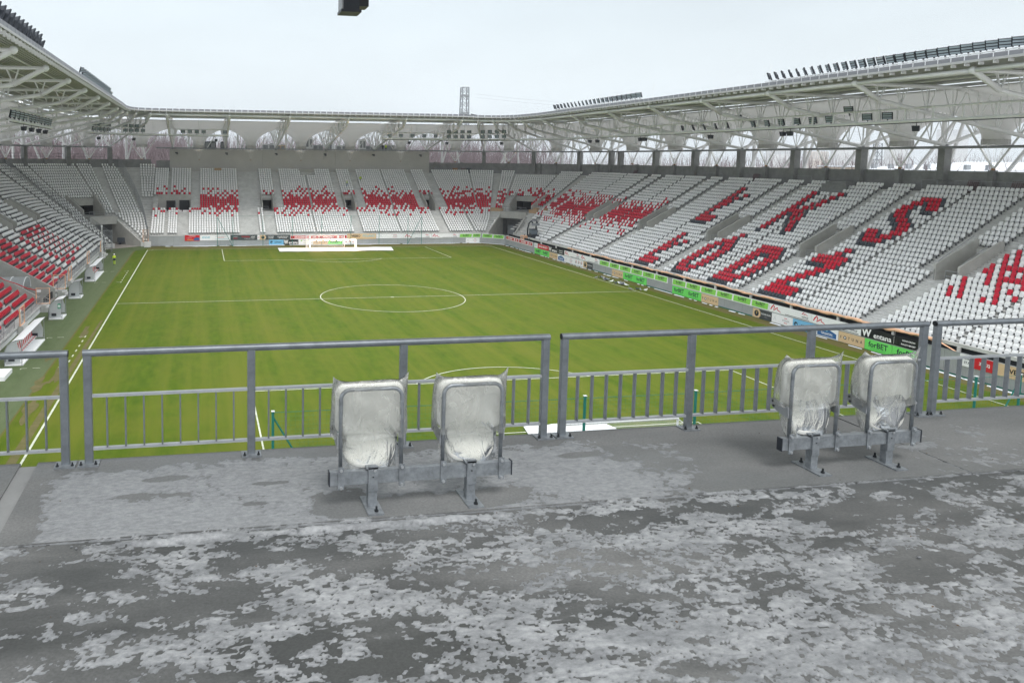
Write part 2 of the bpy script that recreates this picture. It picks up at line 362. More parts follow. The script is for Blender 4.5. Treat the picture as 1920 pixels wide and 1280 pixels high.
def terrace_mesh(f, ss, prof, K, opening, dmax, mb=None):
    mb = mb or MB()
    for s0, s1 in zip(ss, ss[1:]):
        A, B = f(s0), f(s1); sm = (s0+s1)/2; zprev = 0.0
        for k in range(K):
            d0, d1, z, _ = prof(k)
            if k == K-1: d1 = dmax
            if opening(sm, k): zprev = z; continue
            mb.quad(at_st(A, d0, zprev-(.0 if k else 0)), at_st(B, d0, zprev), at_st(B, d0, z), at_st(A, d0, z))
            mb.quad(at_st(A, d0, z), at_st(B, d0, z), at_st(B, d1, z), at_st(A, d1, z))
            zprev = z
    return mb
def stair_mesh(f, s0, s1, prof, k0, k1):
    mb = MB(); A, B = f(s0), f(s1)
    for k in range(k0, k1):
        d0, d1, z, _ = prof(k); zn = prof(k+1)[2]
        p = [at_st(A, d1-.38, z), at_st(B, d1-.38, z), at_st(B, d1+.001, z), at_st(A, d1+.001, z)]
        h = (zn-z)/2
        mb.hexa(p + [(q[0], q[1], q[2]+h) for q in p])
    return mb
# ---- seat mesh: curved back shell, folded pan, steel bracket
def seat_mesh(shell):
    mb = MB(); W = .20
    prof = [(.10, .34), (.13, .50), (.17, .70), (.185, .80), (.145, .825), (.115, .70), (.075, .50), (.05, .34)]  # back: y (behind +), z
    n_ = len(prof); i = len(mb.v)
    for sx in (-W, W):
        for (y, z) in prof: mb.v.append((sx*(1.0 if z < .75 else .86), y, z))
    for j in range(n_):
        k = (j+1) % n_; mb.f.append((i+j, i+k, i+n_+k, i+n_+j)); mb.m.append(0)
    mb.f.append(tuple(i+j for j in range(n_-1, -1, -1))); mb.f.append(tuple(i+n_+j for j in range(n_))); mb.m += [0, 0]
    # tip-up pan folded against the back, bulging
    mb.hexa([(-.175, -.02, .32), (.175, -.02, .32), (.185, .055, .33), (-.185, .055, .33), (-.17, .02, .64), (.17, .02, .64), (.185, .10, .66), (-.185, .10, .66)])
    mb.mi = 1
    mb.box(-.222, -.208, -.02, .18, .30, .46); mb.box(.208, .222, -.02, .18, .30, .46)
    mb.box(-.03, .03, .02, .12, .0, .36)
    return mb.mesh('stadium_seat', [shell, 'seat_bracket'])
SEATM = {c: seat_mesh('seat_'+c) for c in ('white', 'red', 'dark')}
SEATS = []    # (x,y,z,yaw,colour,key)
PITCHW = 0.49
def add_row(f, prof, k, s0, s1, rad=None, colour=lambda s, k: 'white', miss=None):
    d0, d1, z, ds = prof(k)
    if rad is not None:  # s in degrees
        L = abs(s1-s0)*math.pi/180*(rad+ds)
    else: L = abs(s1-s0)
    n_ = int(L/PITCHW + .15)
    if n_ < 1: return
    for i in range(n_):
        s = s0 + (s1-s0)*(i+.5)/n_
        st = f(s); x, y, zz = at_st(st, ds-.02, z)
        if not in_view((x, y, zz+.5), 40): continue
        c = colour(s, k)
        if c is None or (miss and miss(s, k)): continue
        yaw = math.atan2(-st[2], st[3])     # local +y (back) points along outward normal
        SEATS.append((x, y, zz, yaw, c))
# dithered red band used in several blocks
def band(k, centre=13.5, half=6.6):
    t = abs(k-centre)/half
    return 0 if t > 1.02 else (1.0 if t < .14 else max(.0, .86*(1-t)+.10))
def hsh(a, b): return ((int(a)+int(b)) % 2)*.42 + .58*((math.sin(a*12.9898+b*78.233)*43758.5453) % 1)
# ---------------- lettering in the right-hand stand (seat columns from the left edge of each letter)
K_ = ['111......111', '111.....111.', '111....111..', '111...111...', '111..111....', '1111111.....', '111..111....', '111...111...', '111....111..', '111.....111.', '111......111']
L_ = ['111.....', '111.....', '111...11', '111.11..', '11111...', '11111...', '1111....', '111.....', '111.....', '11111111', '11111111']
S_ = ['..11111..', '.111.111.', '111...111', '111......', '.111.....', '...111...', '.....111.', '......111', '111...111', '.111.111.', '..11111..']
L2 = ['111.....', '111.....', '111...11', '111.11..', '11111...', '11111...', '111.....', '111.....', '11111111', '11111111']
O_ = ['.....11..', '....11...', '..11111..', '.111.111.', '111...111', '111...111', '111...111', '111...111', '111...111', '111...111', '.111.111.', '..11111..']
D_ = ['1111111..', '11111111.', '111...111', '111...111', '111...111', '111...111', '111...111', '111...111', '11111111.', '1111111..']
Z_ = ['....11..', '...11...', '11111111', '11111111', '.....111', '....111.', '...111..', '..111...', '.111....', '111.....', '11111111', '11111111']
LETTERS = [(L_, 11.55, 25), (K_, -2.0, 25), (S_, -17.0, 25), (L2, 9.45, 10), (O_, 1.15, 12), (D_, -7.35, 10), (Z_, -16.15, 12)]
LP = 0.478
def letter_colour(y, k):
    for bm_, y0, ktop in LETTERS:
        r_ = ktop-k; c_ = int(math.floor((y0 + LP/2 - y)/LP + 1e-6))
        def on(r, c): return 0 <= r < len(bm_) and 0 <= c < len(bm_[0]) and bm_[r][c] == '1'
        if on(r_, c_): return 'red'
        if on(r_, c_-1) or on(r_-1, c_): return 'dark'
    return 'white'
def col_right(y, k):
    if y > 21.5:
        if y < 53.0 and hsh(round(y*2.04), k) < band(k): return 'red'
        return 'white'
    if y < -32.6:
        g = min(1, (-32.6-y)/9 + .12)
        if hsh(round(y*2.04)+3, k) < band(k, 12.8, 6.5)*(.55+.5*g): return 'red'
        return 'white'
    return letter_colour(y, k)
VC = [53.75, 36.9, 20.05, 3.2, -13.65, -30.5, -47.3]
def open_right(y, k):
    return 11 <= k <= 16 and any(c-1.6 < y < c+.75 for c in VC[1:])
ss = sorted(set([-54, 54] + [round(c+d, 3) for c in VC[1:] for d in (.75, -1.6)] + list(range(-50, 54, 5))))
ss = [s for s in ss if -54 <= s <= 54]
stand_r = thing('grandstand', 'long concrete grandstand on the right with red seat lettering, columns and parapet', 'grandstand', (38, 0, 0))
def child(mb, name, mats, parent, smooth=False):
    o = mb.build(name, mats, parent, smooth)
    o.matrix_parent_inverse = parent.matrix_world.inverted() if False else Matrix.Translation(-Vector(parent.location))
    return o
child(terrace_mesh(st_right, ss, prof_main, 29, open_right, 24.2), 'terrace', 'concrete', stand_r)
for c in VC[1:]:
    child(stair_mesh(st_right, c-1.0, c+1.05, prof_main, 0, 10), 'stairway', 'concrete', stand_r)
    child(stair_mesh(st_right, c+1.62, c+2.85, prof_main, 11, 28), 'stairway', 'concrete', stand_r)
    child(stair_mesh(st_right, c-2.65, c-1.62, prof_main, 11, 28), 'stairway', 'concrete', stand_r)
# seats of the right stand
for i in range(len(VC)-1):
    ca, cb = VC[i], VC[i+1]
    for k in range(29):
        if k <= 10:
            hi, lo = (ca-1.05, cb+1.1)
            if i == 0: hi = [44, 44, 45, 47, 49, 50, 51, 52, 53, 53.9, 53.9][k]
            mid = (hi+lo)/2
            add_row(st_right, prof_main, k, hi, mid+.13, None, col_right); add_row(st_right, prof_main, k, mid-.13, lo, None, col_right)
        else:
            hi, lo = (ca-2.7 if i else 53.9, cb+2.9); mid = (hi+lo)/2
            mb_ = None
            if i == 3 and k >= 26: mb_ = lambda s, k: -6.6 < s < -2.6 and (k == 28 or s > -6.2)
            add_row(st_right, prof_main, k, hi, mid+.18, None, col_right, mb_); add_row(st_right, prof_main, k, mid-.18, lo, None, col_right, mb_)
            if k >= 17 and cb > -40: add_row(st_right, prof_main, k, cb+1.6, cb-1.3, None, col_right)
def vomitory(f, s_lo, s_hi, prof, kf, kb, parent, inv=False, rail=True):
    """walled passage mouth cut into the terrace between rows kf and kb"""
    e = ob('vomitory', None, parent); zf = prof(kf)[2]; zb = prof(kb)[2]; df = prof(kf)[1]-.1; db = prof(kb)[0]+.05
    off = Matrix.Translation(-Vector(parent.location))
    A, B = f(s_lo), f(s_hi)
    def sub(mb, nm, mt):
        o = mb.build(nm, mt, e); o.matrix_parent_inverse = off; return o
    for X, sg in ((A, 1), (B, -1)):
        t = np.array([-X[3], X[2], 0])*0.11   # along-row thickness
        pts = [at_st(X, df, zf-.6), at_st(X, db+.2, zf-.6), at_st(X, db+.2, zb+.95), at_st(X, db-.1, zb+.95), at_st(X, df, zf+1.55)]
        sub(MB().prism([tuple(np.array(p)-t) for p in pts], 2*t), 'side_wall', 'concrete_wall')
    m_ = MB(); m_.hexa([at_st(A, db, zf+2.15), at_st(B, db, zf+2.15), at_st(B, db+.2, zf+2.15), at_st(A, db+.2, zf+2.15), at_st(A, db, zb+.2), at_st(B, db, zb+.2), at_st(B, db+.2, zb+.2), at_st(A, db+.2, zb+.2)]); sub(m_, 'lintel', 'concrete_wall')
    m_ = MB(); m_.quad(at_st(A, df-.3, zf+.004), at_st(B, df-.3, zf+.004), at_st(B, db+5, zf+.004), at_st(A, db+5, zf+.004)); sub(m_, 'floor_slab', 'concrete')
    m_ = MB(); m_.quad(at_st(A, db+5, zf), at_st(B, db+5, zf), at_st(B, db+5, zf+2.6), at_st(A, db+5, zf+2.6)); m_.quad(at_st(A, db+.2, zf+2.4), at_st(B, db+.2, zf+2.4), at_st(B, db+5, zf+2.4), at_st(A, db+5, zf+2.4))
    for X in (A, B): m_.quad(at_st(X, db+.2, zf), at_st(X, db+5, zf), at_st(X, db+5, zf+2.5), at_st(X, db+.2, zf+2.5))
    sub(m_, 'passage', 'void_shade')  # passage faces coloured near-black to paint in the interior shade
    if rail:
        m_ = MB(); C_ = tuple((A[i]+B[i])/2 for i in range(4)); 
        for z in (.55, 1.05): m_.tube([at_st(C_, df-.05, zf+z), at_st(B if inv else A, df-.05, zf+z)], .03, 5)
        for X in (A, C_, B): m_.tube([at_st(X, df-.05, zf), at_st(X, df-.05, zf+1.05)], .03, 5)
        Bm = A if not inv else B
        m_.tube([at_st(A, df+.3, zf+1.8), at_st(A, db-.3, zb+1.3)], .03, 5); m_.tube([at_st(B, df+.3, zf+1.8), at_st(B, db-.3, zb+1.3)], .03, 5)
        sub(m_, 'handrail', 'steel_grey')
    return e
for c in VC[1:6]: vomitory(st_right, c-1.6, c+.75, prof_main, 10, 17, stand_r)
# front perimeter wall: ribbed sheet panels, upstand and a box painting the shade of the recess
def panel_mesh(L=3.0, h=2.0, ribs=24):
    mb = MB(); xs = []
    for i in range(ribs):
        p = L*i/ribs; q = L/ribs
        xs += [(p, 0), (p+.5*q, 0), (p+.62*q, -.022), (p+.88*q, -.022)]
    xs.append((L, 0))
    for (a, ya), (b, yb) in zip(xs, xs[1:]): mb.quad((a, ya, .12), (b, yb, .12), (b, yb, h), (a, ya, h))
    mb.box(0, L, .0, .06, .03, h+.02) if False else None
    mb.quad((0, -.03, h), (L, -.03, h), (L, .1, h), (0, .1, h))
    return mb.mesh('wall_panel', 'sheet_metal')
PANEL = panel_mesh()
def wall_run(parent, p0, p1, n_):
    d = Vector((p1[0]-p0[0], p1[1]-p0[1], 0)); L = d.length/n_; ang = math.atan2(d.y, d.x)
    for i in range(n_):
        o = ob('wall_panel', PANEL, parent); q = Vector((p0[0], p0[1], 0)) + d*(i/n_)
        o.matrix_parent_inverse = Matrix.Translation(-Vector(parent.location))
        o.location = q; o.rotation_euler = (0, 0, ang); o.scale = (L/3.0*.996, 1, 1)
wall_run(stand_r, (38.0, 54.0), (38.0, -54.0), 36)
m = MB(); m.box(38.02, 38.2, -54, 54, 0, .12); child(m, 'wall_plinth', 'green_post', stand_r)
m = MB(); m.box(38.25, 38.5, -54, 44, 2.36, 2.66); child(m, 'front_upstand', 'concrete', stand_r)
m = MB(); m.box(38.55, 38.75, -54, 53.8, 0.05, 2.3); child(m, 'recess_shade', 'void_shade', stand_r)
for y in range(-52, 44, 6):
    m = MB(); m.box(38.12, 38.3, y-.12, y+.12, 1.9, 2.36); child(m, 'support_post', 'concrete', stand_r)
# back parapet with short posts and tall columns
TR = [-50.4, -39.1, -27.9, -16.65, -5.4, 5.85, 17.1, 28.5, 40.2]     # truss lines, right
def parapet(parent, f, ss, d, z0, z1):
    for s0, s1 in zip(ss, ss[1:]):
        A, B = f(s0), f(s1); mb = MB()
        mb.hexa([at_st(A, d, z0), at_st(B, d, z0), at_st(B, d+.25, z0), at_st(A, d+.25, z0), at_st(A, d, z1), at_st(B, d, z1), at_st(B, d+.25, z1), at_st(A, d+.25, z1)])
        child(mb, 'parapet_panel', 'concrete_dark', parent)
def post(parent, f, s, d, z0, z1, hw, hd, name, mt='concrete_dark'):
    A = f(s); mb = MB(); c = np.array(at_st(A, d, (z0+z1)/2)); n_ = np.array([A[2], A[3], 0]); t = np.array([-A[3], A[2], 0])
    mb.obox(c, n_, t, (0, 0, 1), hd, hw, (z1-z0)/2); child(mb, name, mt, parent)
cols_r = TR + [52.5]
parapet(stand_r, st_right, [-54] + [round((a+b)/2, 2) for a, b in zip(cols_r, cols_r[1:])] + [54], 24.4, 13.9, 16.7)
for y in cols_r: post(stand_r, st_right, y, 24.25, 14.1, 19.3, .42, .5, 'column')
for a, b in zip(cols_r, cols_r[1:]): post(stand_r, st_right, (a+b)/2, 24.2, 14.1, 16.85, .3, .32, 'parapet_post')
# back-row safety rails
for y0, y1 in ((-19, -15), (-29.5, -16.9), (-45, -33.5), (20, 24), (4.5, 1.5)):
    mb = MB(); n_ = max(2, int(abs(y1-y0)/2.2))
    for i in range(n_+1):
        y = y0+(y1-y0)*i/n_; mb.tube([(61.2, y, 14.2), (61.2, y, 15.6)], .03, 5)
    mb.tube([(61.2, y0, 15.6), (61.2, y1, 15.6)], .03, 5); child(mb, 'back_railing', 'steel_grey', stand_r)
m = MB(); m.box(59.3, 60.6, -6.3, -3.0, 13.6, 15.05); m.box(59.0, 59.3, -6.6, -2.7, 13.6, 14.75); child(m, 'camera_platform', 'concrete_dark', stand_r)
m = MB()   # cage ladder on a column
for i in range(9): m.tube([(61.7, 31.1, 14.4+i*.35), (61.7, 31.6, 14.4+i*.35)], .02, 4)
for y in (31.1, 31.6): m.tube([(61.7, y, 14.2), (61.7, y, 17.4)], .025, 4)
child(m, 'ladder', 'steel_grey', stand_r)

# ---------------- far end stand with the right corner
stand_f = thing('grandstand', 'far end concrete grandstand behind the distant goal, grey block wall above it', 'grandstand', (0, 58, 0))
VF = [(-11.24, -8.8), (6.7, 9.0), (24.95, 26.95)]
def open_far(x, k):
    if 11 <= k <= 16 and any(a < x < b for a, b in VF): return True
    return 11 <= k <= 16 and -33.0 < x < -26.2
ssf = sorted(set([-34, 34, -33.0, -26.2] + [v for p in VF for v in p] + list(range(-30, 34, 6))))
child(terrace_mesh(st_far, ssf, prof_main, 29, open_far, 24.2), 'terrace', 'concrete', stand_f)
def lerp(a, b, t): return a+(b-a)*max(0, min(1, t))
def open_cr(a, k):
    if k <= 9: return lerp(-12, 27, k/10) < a < lerp(67, 54, k/10)
    if k == 10: return False
    return 11 <= k <= 16 and 24 < a < 48
child(terrace_mesh(st_cr, frange(0, 90, 45), prof_main, 29, open_cr, 24.2), 'terrace', 'concrete', stand_f)
def col_far(s, k): return 'red' if hsh(round(s*2.04)+11, k) < band(k, 13.4, 6.7) else 'white'
def col_ca(a, k): return 'red' if hsh(round(a*1.1)+5, k) < band(k, 14, 6.5) else 'white'
farU = [(-34, -31.1), (-30.5, -26.2), (-24.3, -16.1), (-11.2, -8.3), (-6.6, -.7), (-.3, 5.2), (6.8, 9.8), (11.45, 17.3), (17.6, 23.3), (24.8, 27.8), (29.9, 34)]
farL = [(-34.0, -31.3), (-30.7, -28.8), (-26.6, -16.4), (-12.44, -11.1), (-8.9, -1), (-.7, 7.1), (9.05, 17), (17.3, 25.4), (27.6, 32.9), (33.3, 34)]
for k in range(29):
    if k <= 10:
        for a, b in farL: add_row(st_far, prof_main, k, a, b, None, col_far)
        add_row(st_cr, prof_main, k, 90, max(66, lerp(68, 58, k/10)+3), 4, col_ca)
        if k >= 7: add_row(st_cr, prof_main, k, [9, 11, 13, 14][k-7], 0, 4, col_ca)
    else:
        for a, b in farU:
            if k < 17 and ((a, b) in ((-11.2, -8.3), (6.8, 9.8), (24.8, 27.8)) or b < -26): continue
            ms = (lambda s, k: -1.9 < s < 1.6) if k >= 26 else None
            add_row(st_far, prof_main, k, a, b, None, col_far, ms)
        add_row(st_cr, prof_main, k, 90, 79, 4, col_ca); add_row(st_cr, prof_main, k, 78.3, 66, 4, col_ca)
        add_row(st_cr, prof_main, k, 62, 55.2, 4, col_ca)
        if 17 <= k <= 26: add_row(st_cr, prof_main, k, 54.2, 32, 4, col_ca)
        if k >= 13: add_row(st_cr, prof_main, k, 31, 18.3, 4, col_ca)
        add_row(st_cr, prof_main, k, 12.5, 0, 4, col_ca)
for a, b, k0, k1 in ((-28.7, -26.7, 0, 10), (-11, -9, 0, 10), (7.15, 9, 0, 10), (25.5, 27.5, 0, 10), (-26.1, -24.4, 11, 28), (-8.2, -6.7, 11, 28), (5.3, 6.7, 11, 28), (9.9, 11.35, 11, 28), (23.4, 24.7, 11, 28), (27.9, 29.8, 11, 28), (-16, -11.3, 17, 28), (-16.2, -12.5, 0, 16)):
    child(stair_mesh(st_far, a, b, prof_main, k0, k1), 'stairway', 'concrete', stand_f)
for a, b, k0, k1 in ((65.5, 62.5, 11, 28), (17.8, 13, 11, 28), (24, 15, 2, 10)): child(stair_mesh(st_cr, a, b, prof_main, k0, k1), 'stairway', 'concrete', stand_f)
for a, b in VF: vomitory(st_far, a, b, prof_main, 10, 17, stand_f)
vomitory(st_cr, 48, 24, prof_main, 10, 17, stand_f)
# corner tunnel under the vomitory: cheek walls, bridge slab, back wall with a grey door
def tunnel(parent, L0, L1, R0, R1, zf0, zb0, ztop0, ztop1, door=True):
    e = ob('tunnel_mouth', None, parent); off = Matrix.Translation(-Vector(parent.location))
    def sub(mb, nm, mt): o = mb.build(nm, mt, e); o.matrix_parent_inverse = off; return o
    for a, b in ((L0, L1), (R0, R1)):
        a = np.array(a); b = np.array(b); t = b-a; t = np.array([-t[1], t[0]])/np.linalg.norm(t)*.15
        pts = [(a[0]-t[0], a[1]-t[1], 0), (b[0]-t[0], b[1]-t[1], 0), (b[0]-t[0], b[1]-t[1], ztop1), (a[0]-t[0], a[1]-t[1], ztop0)]
        sub(MB().prism(pts, (2*t[0], 2*t[1], 0)), 'cheek_wall', 'concrete_wall')
    L1 = np.array(L1); R1 = np.array(R1); dirn = ((L1-np.array(L0))+(R1-np.array(R0))); dirn = dirn/np.linalg.norm(dirn)
    m_ = MB(); q = [L1-dirn*1.6, R1-dirn*1.6, R1+dirn*1.2, L1+dirn*1.2]
    m_.hexa([(*p, zb0) for p in q] + [(*p, ztop1-.05) for p in q]); sub(m_, 'bridge_slab', 'concrete_wall')
    m_ = MB(); B0, B1 = L1+dirn*3.2, R1+dirn*3.2
    m_.quad((*B0, 0), (*B1, 0), (*B1, zb0+.1), (*B0, zb0+.1))
    for p, q2 in ((L1, B0), (R1, B1)): m_.quad((*p, 0), (*q2, 0), (*q2, zb0), (*p, zb0))
    sub(m_, 'back_wall', 'concrete_dark')
    if door:
        c = L1*.72+R1*.28+dirn*1.3; ax = (R1-L1)/np.linalg.norm(R1-L1)
        m_ = MB(); m_.obox((*c, 1.9), (*ax, 0), (*dirn, 0), (0, 0, 1), .75, .05, 1.25); sub(m_, 'door', 'door_grey')
    m_ = MB(); m_.hexa([(*p, ztop1-.05) for p in (L1-dirn*1.5, R1-dirn*1.5, R1-dirn*1.4, L1-dirn*1.4)] + [(*p, ztop1+.0) for p in (L1-dirn*1.5, R1-dirn*1.5, R1-dirn*1.4, L1-dirn*1.4)])
    for z in (.5, 1.0): m_.tube([(*(L1-dirn*1.4), ztop1+z), (*(R1-dirn*1.4), ztop1+z)], .03, 5)
    for t in frange(0, 1, 5): p = (L1+(R1-L1)*t)-dirn*1.4; m_.tube([(*p, ztop1), (*p, ztop1+1.0)], .03, 5)
    sub(m_, 'handrail', 'steel_grey')
    return e
def cr_pt(a, k): p = at_st(st_cr(a), prof_main(k)[3], 0); return (p[0], p[1])
tunnel(stand_f, cr_pt(66, 0), cr_pt(54, 10), (39.4, 52.8), cr_pt(27, 10), 0, 4.9, 2.5, 6.35)
wall_run(stand_f, (34.2, 58.0), (38.0, 54.0), 2); wall_run(stand_f, (-32.4, 58.0), (34.2, 58.0), 22); wall_run(stand_f, (-35.0, 59.0), (-32.4, 58.0), 1)
m = MB(); m.box(-32, 34, 58.2, 58.5, 2.0, 2.3); child(m, 'front_upstand', 'concrete', stand_f)
m = MB(); m.box(-32, 34, 58.55, 58.75, 0, 2.2); child(m, 'recess_shade', 'void_shade', stand_f)  # dark strip painting the shade of the gap behind the wall top
# grey block behind the top row and the parapets beside it
m = MB(); m.box(-31, -10, 82.25, 82.6, 13.6, 19.3); child(m, 'block_wall', 'wall_render', stand_f, False)
m = MB(); m.box(-9.97, 7.0, 82.25, 82.6, 13.6, 19.3); child(m, 'block_wall', 'wall_render', stand_f)
m = MB(); m.box(7.03, 30, 82.25, 82.6, 13.6, 19.3); child(m, 'block_wall', 'wall_render', stand_f)
m = MB(); m.box(-31, 30, 82.6, 97, 18.95, 19.25); child(m, 'terrace_slab', 'concrete', stand_f)
m = MB(); m.box(-31, 30, 96.8, 97.1, 12, 19.2); m.box(-31, -30.7, 82.6, 97, 12, 19.2); m.box(29.7, 30, 82.6, 97, 12, 19.2); child(m, 'block_side', 'wall_render', stand_f)
for i, x in enumerate((-29.5, -18.3, -6.9, 4.6, 16.2, 27.7)):
    mb = MB(); mb.box(x-.3, x+.3, 81.95, 82.25, 18.35, 18.6); mb.box(x-.05, x+.35, 82.0, 82.24, 18.1, 18.3); child(mb, 'wall_lamp', 'dark_metal', stand_f)
m = MB(); m.box(-1.9, 1.6, 80.2, 81.6, 13.8, 15.0); child(m, 'camera_platform', 'concrete_wall', stand_f)
m = MB(); m.box(-33.0, -26.2, 70.6, 70.8, 6.4, 9.6); child(m, 'service_wall', 'concrete_wall', stand_f)
m = MB(); m.box(-31.3, -29.5, 70.35, 70.6, 6.3, 8.3); m.box(-28.6, -26.5, 70.35, 70.6, 6.3, 8.4); child(m, 'doorway', 'void_shade', stand_f)  # solid dark boxes painting the shade inside the doorways
m = MB(); m.obox((-29.4, 70.1, 7.3), (.3, -.95, 0), (.95, .3, 0), (0, 0, 1), .5, .04, 1.0); child(m, 'open_door', 'door_grey', stand_f)
parapet(stand_f, st_far, [30, 34], 24.4, 13.9, 16.7); parapet(stand_f, st_far, [-34, -31], 24.4, 13.9, 16.7)
parapet(stand_f, st_cr, frange(0, 90, 8), 24.4, 13.9, 16.7)
CCOL = [(4, 0), (23.5, 0), (47, 0), (71, 0)]
for a, _ in CCOL: post(stand_f, st_cr, a, 24.25, 14.1, 19.3, .42, .5, 'column')
for a in (13, 36, 44, 59, 82): post(stand_f, st_cr, a, 24.2, 14.1, 16.85, .3, .32, 'parapet_post')
post(stand_f, st_far, 31.5, 24.2, 14.1, 16.85, .3, .32, 'parapet_post')
# walkway slab at the mid-level of the corner (in front of the vomitory)
# ---------------- left main stand with the left corner
stand_l = thing('grandstand', 'main grandstand on the left with red and white seats, rising to a railed parapet', 'grandstand', (-41.8, 0, 0))
VL = [44.0, 27.5, 11.0]
def cl_lo(k): return lerp(102, 118, k/10)
def cl_hi(k): return lerp(143, 140, k/10)
def open_cl(a, k):
    if k <= 9: return cl_lo(k) < a < cl_hi(k)
    return 11 <= k <= 16 and 123 < a < 140
def open_l(y, k):
    if k <= 10 and -2.2 < y < 5.0 and k <= 10: return True
    return 12 <= k <= 17 and any(c-1.4 < y < c+1.4 for c in VL)
child(terrace_mesh(st_cl, frange(90, 180, 60), prof_left, 30, open_cl, 24.6), 'terrace', 'concrete', stand_l)
ssl = sorted(set([-54, 54, -2.2, 5.0] + [c+d for c in VL for d in (-1.4, 1.4)] + list(range(-48, 54, 6))))
child(terrace_mesh(st_left, ssl, prof_left, 30, open_l, 24.6), 'terrace', 'concrete', stand_l)
def col_left(y, k):
    if k <= 1 and y > 30: return 'white'
    if y < 19:
        return 'red' if k < 13 or (y < 8 and k < 16) else 'white'
    if y < 27: return 'red' if (abs(y-23.5) < 1.2 and 1 <= k <= 9) or (k in (1, 2) and y > 22.5) else 'white'
    if y < 41.5:
        ph = (y-27)
        if k in (1, 2): return 'red' if (ph % 4.5) < 2.8 else 'white'
        if k in (9, 10): return 'red' if (ph % 4.8) < 3.6 else 'white'
        if 3 <= k <= 8: return 'red' if (ph % 3.6) < .9 or (6.0 < ph < 6.8) else 'white'
    return 'white'
leftU = [(54, 45.6), (42.4, 35.2), (34.4, 29.1), (25.9, 19), (18.2, 12.6), (9.4, 1.0), (0, -8)]
leftL = [(54, 50.2), (48.8, 42), (41.2, 27.2), (25.9, 19.6), (18.0, 12.6), (11.2, 5.6), (-2.8, -9), (-10, -15.6), (-17, -24), (-25, -33)]
for k in range(30):
    for a, b in (leftL if k <= 11 else leftU): add_row(st_left, prof_left, k, a, b, None, col_left)
    rad = 5.9
    if k <= 10:
        hi = cl_lo(k)-2; add_row(st_cl, prof_left, k, 92+k*.4, hi, rad)
        add_row(st_cl, prof_left, k, cl_hi(k)+2, 152, rad); add_row(st_cl, prof_left, k, 156, 178, rad)
    else:
        add_row(st_cl, prof_left, k, 94.2+k*.42, 111.6, rad)
        if k >= 17: add_row(st_cl, prof_left, k, 90.3, min(96.6, 91.5+k*.42-1.5), rad)
        if k >= 17:
            add_row(st_cl, prof_left, k, 115.6, 121.5, rad); add_row(st_cl, prof_left, k, 122.3, 142, rad); add_row(st_cl, prof_left, k, 142.8, 149, rad)
        else: add_row(st_cl, prof_left, k, 115.6, 122, rad); add_row(st_cl, prof_left, k, 141, 149, rad)
        add_row(st_cl, prof_left, k, 152, 159, rad); add_row(st_cl, prof_left, k, 161, 180, rad)
for a, b, k0, k1 in ((111.8, 115.4, 11, 29), (149.3, 151.7, 4, 29)): child(stair_mesh(st_cl, a, b, prof_left, k0, k1), 'stairway', 'concrete', stand_l)
for a, b, k0, k1 in ((48.9, 50.1, 0, 12), (41.3, 41.9, 0, 12), (26, 27.1, 0, 12), (18.1, 19.5, 0, 12), (11.3, 12.5, 0, 12), (-9.9, -9.1, 0, 12), (-16.9, -15.7, 0, 12)): child(stair_mesh(st_left, a, b, prof_left, k0, k1), 'stairway', 'concrete', stand_l)
vomitory(st_cl, 140, 123, prof_left, 10, 17, stand_l)
for c in VL: vomitory(st_left, c+1.4, c-1.4, prof_left, 11, 18, stand_l)
def cl_pt(a, k): p = at_st(st_cl(a), prof_left(k)[3], 0); return (p[0], p[1])
tunnel(stand_l, cl_pt(143, 0), cl_pt(140, 10), cl_pt(101, 0), cl_pt(118, 10), 0, 4.0, .9, 5.6, door=False)
parapet(stand_l, st_cl, frange(92, 180, 9), 24.6, 14.3, 16.9); parapet(stand_l, st_left, frange(54, 6, 6), 24.6, 14.3, 16.9)
for a in (108, 124.5, 143, 163): post(stand_l, st_cl, a, 24.4, 14.6, 19.4, .45, .5, 'column')
for a in (116, 134, 152, 172): post(stand_l, st_cl, a, 24.4, 14.6, 17.0, .3, .32, 'parapet_post')
m = MB()
for a0, a1 in ((110, 123), (126, 141), (145, 160)):
    for a in frange(a0, a1, 8): p = at_st(st_cl(a), 24.8, 16.9); m.tube([p, (p[0], p[1], 18.0)], .03, 4)
    for z in (17.4, 18.0): m.tube([at_st(st_cl(a), 24.8, z) for a in frange(a0, a1, 5)], .03, 4)
child(m, 'parapet_railing', 'dark_metal', stand_l)
# left front: slab edge, white skirting, railing
m = MB(); m.box(-42.2, -41.75, 5.2, 53, .0, .42); m.box(-42.2, -41.75, -54, -2.4, .0, .42); child(m, 'front_skirting', 'board_white', stand_l)
m = MB(); m.box(-42.25, -42.1, -54, 53, .0, .8); child(m, 'recess_shade', 'void_shade', stand_l)  # dark strip painting the shade under the front slab
m = MB(); m.box(-42.4, -41.65, 5.2, 53, .62, .82); m.box(-42.4, -41.65, -54, -2.4, .62, .82); child(m, 'front_slab', 'concrete', stand_l)
m = MB()
for y0, y1 in ((6, 12.6), (15, 29), (31.2, 44.4), (47, 51), (-12.4, -3), (-30, -15.6)):
    for z in (1.25, 1.85): m.tube([(-41.75, y0, z), (-41.75, y1, z)], .03, 5)
    n_ = int((y1-y0)/.5)
    for i in range(n_+1): y = y0+(y1-y0)*i/n_; m.tube([(-41.75, y, .82), (-41.75, y, 1.85)], .018 if i % 4 else .03, 4)
child(m, 'front_railing', 'galvanised', stand_l)
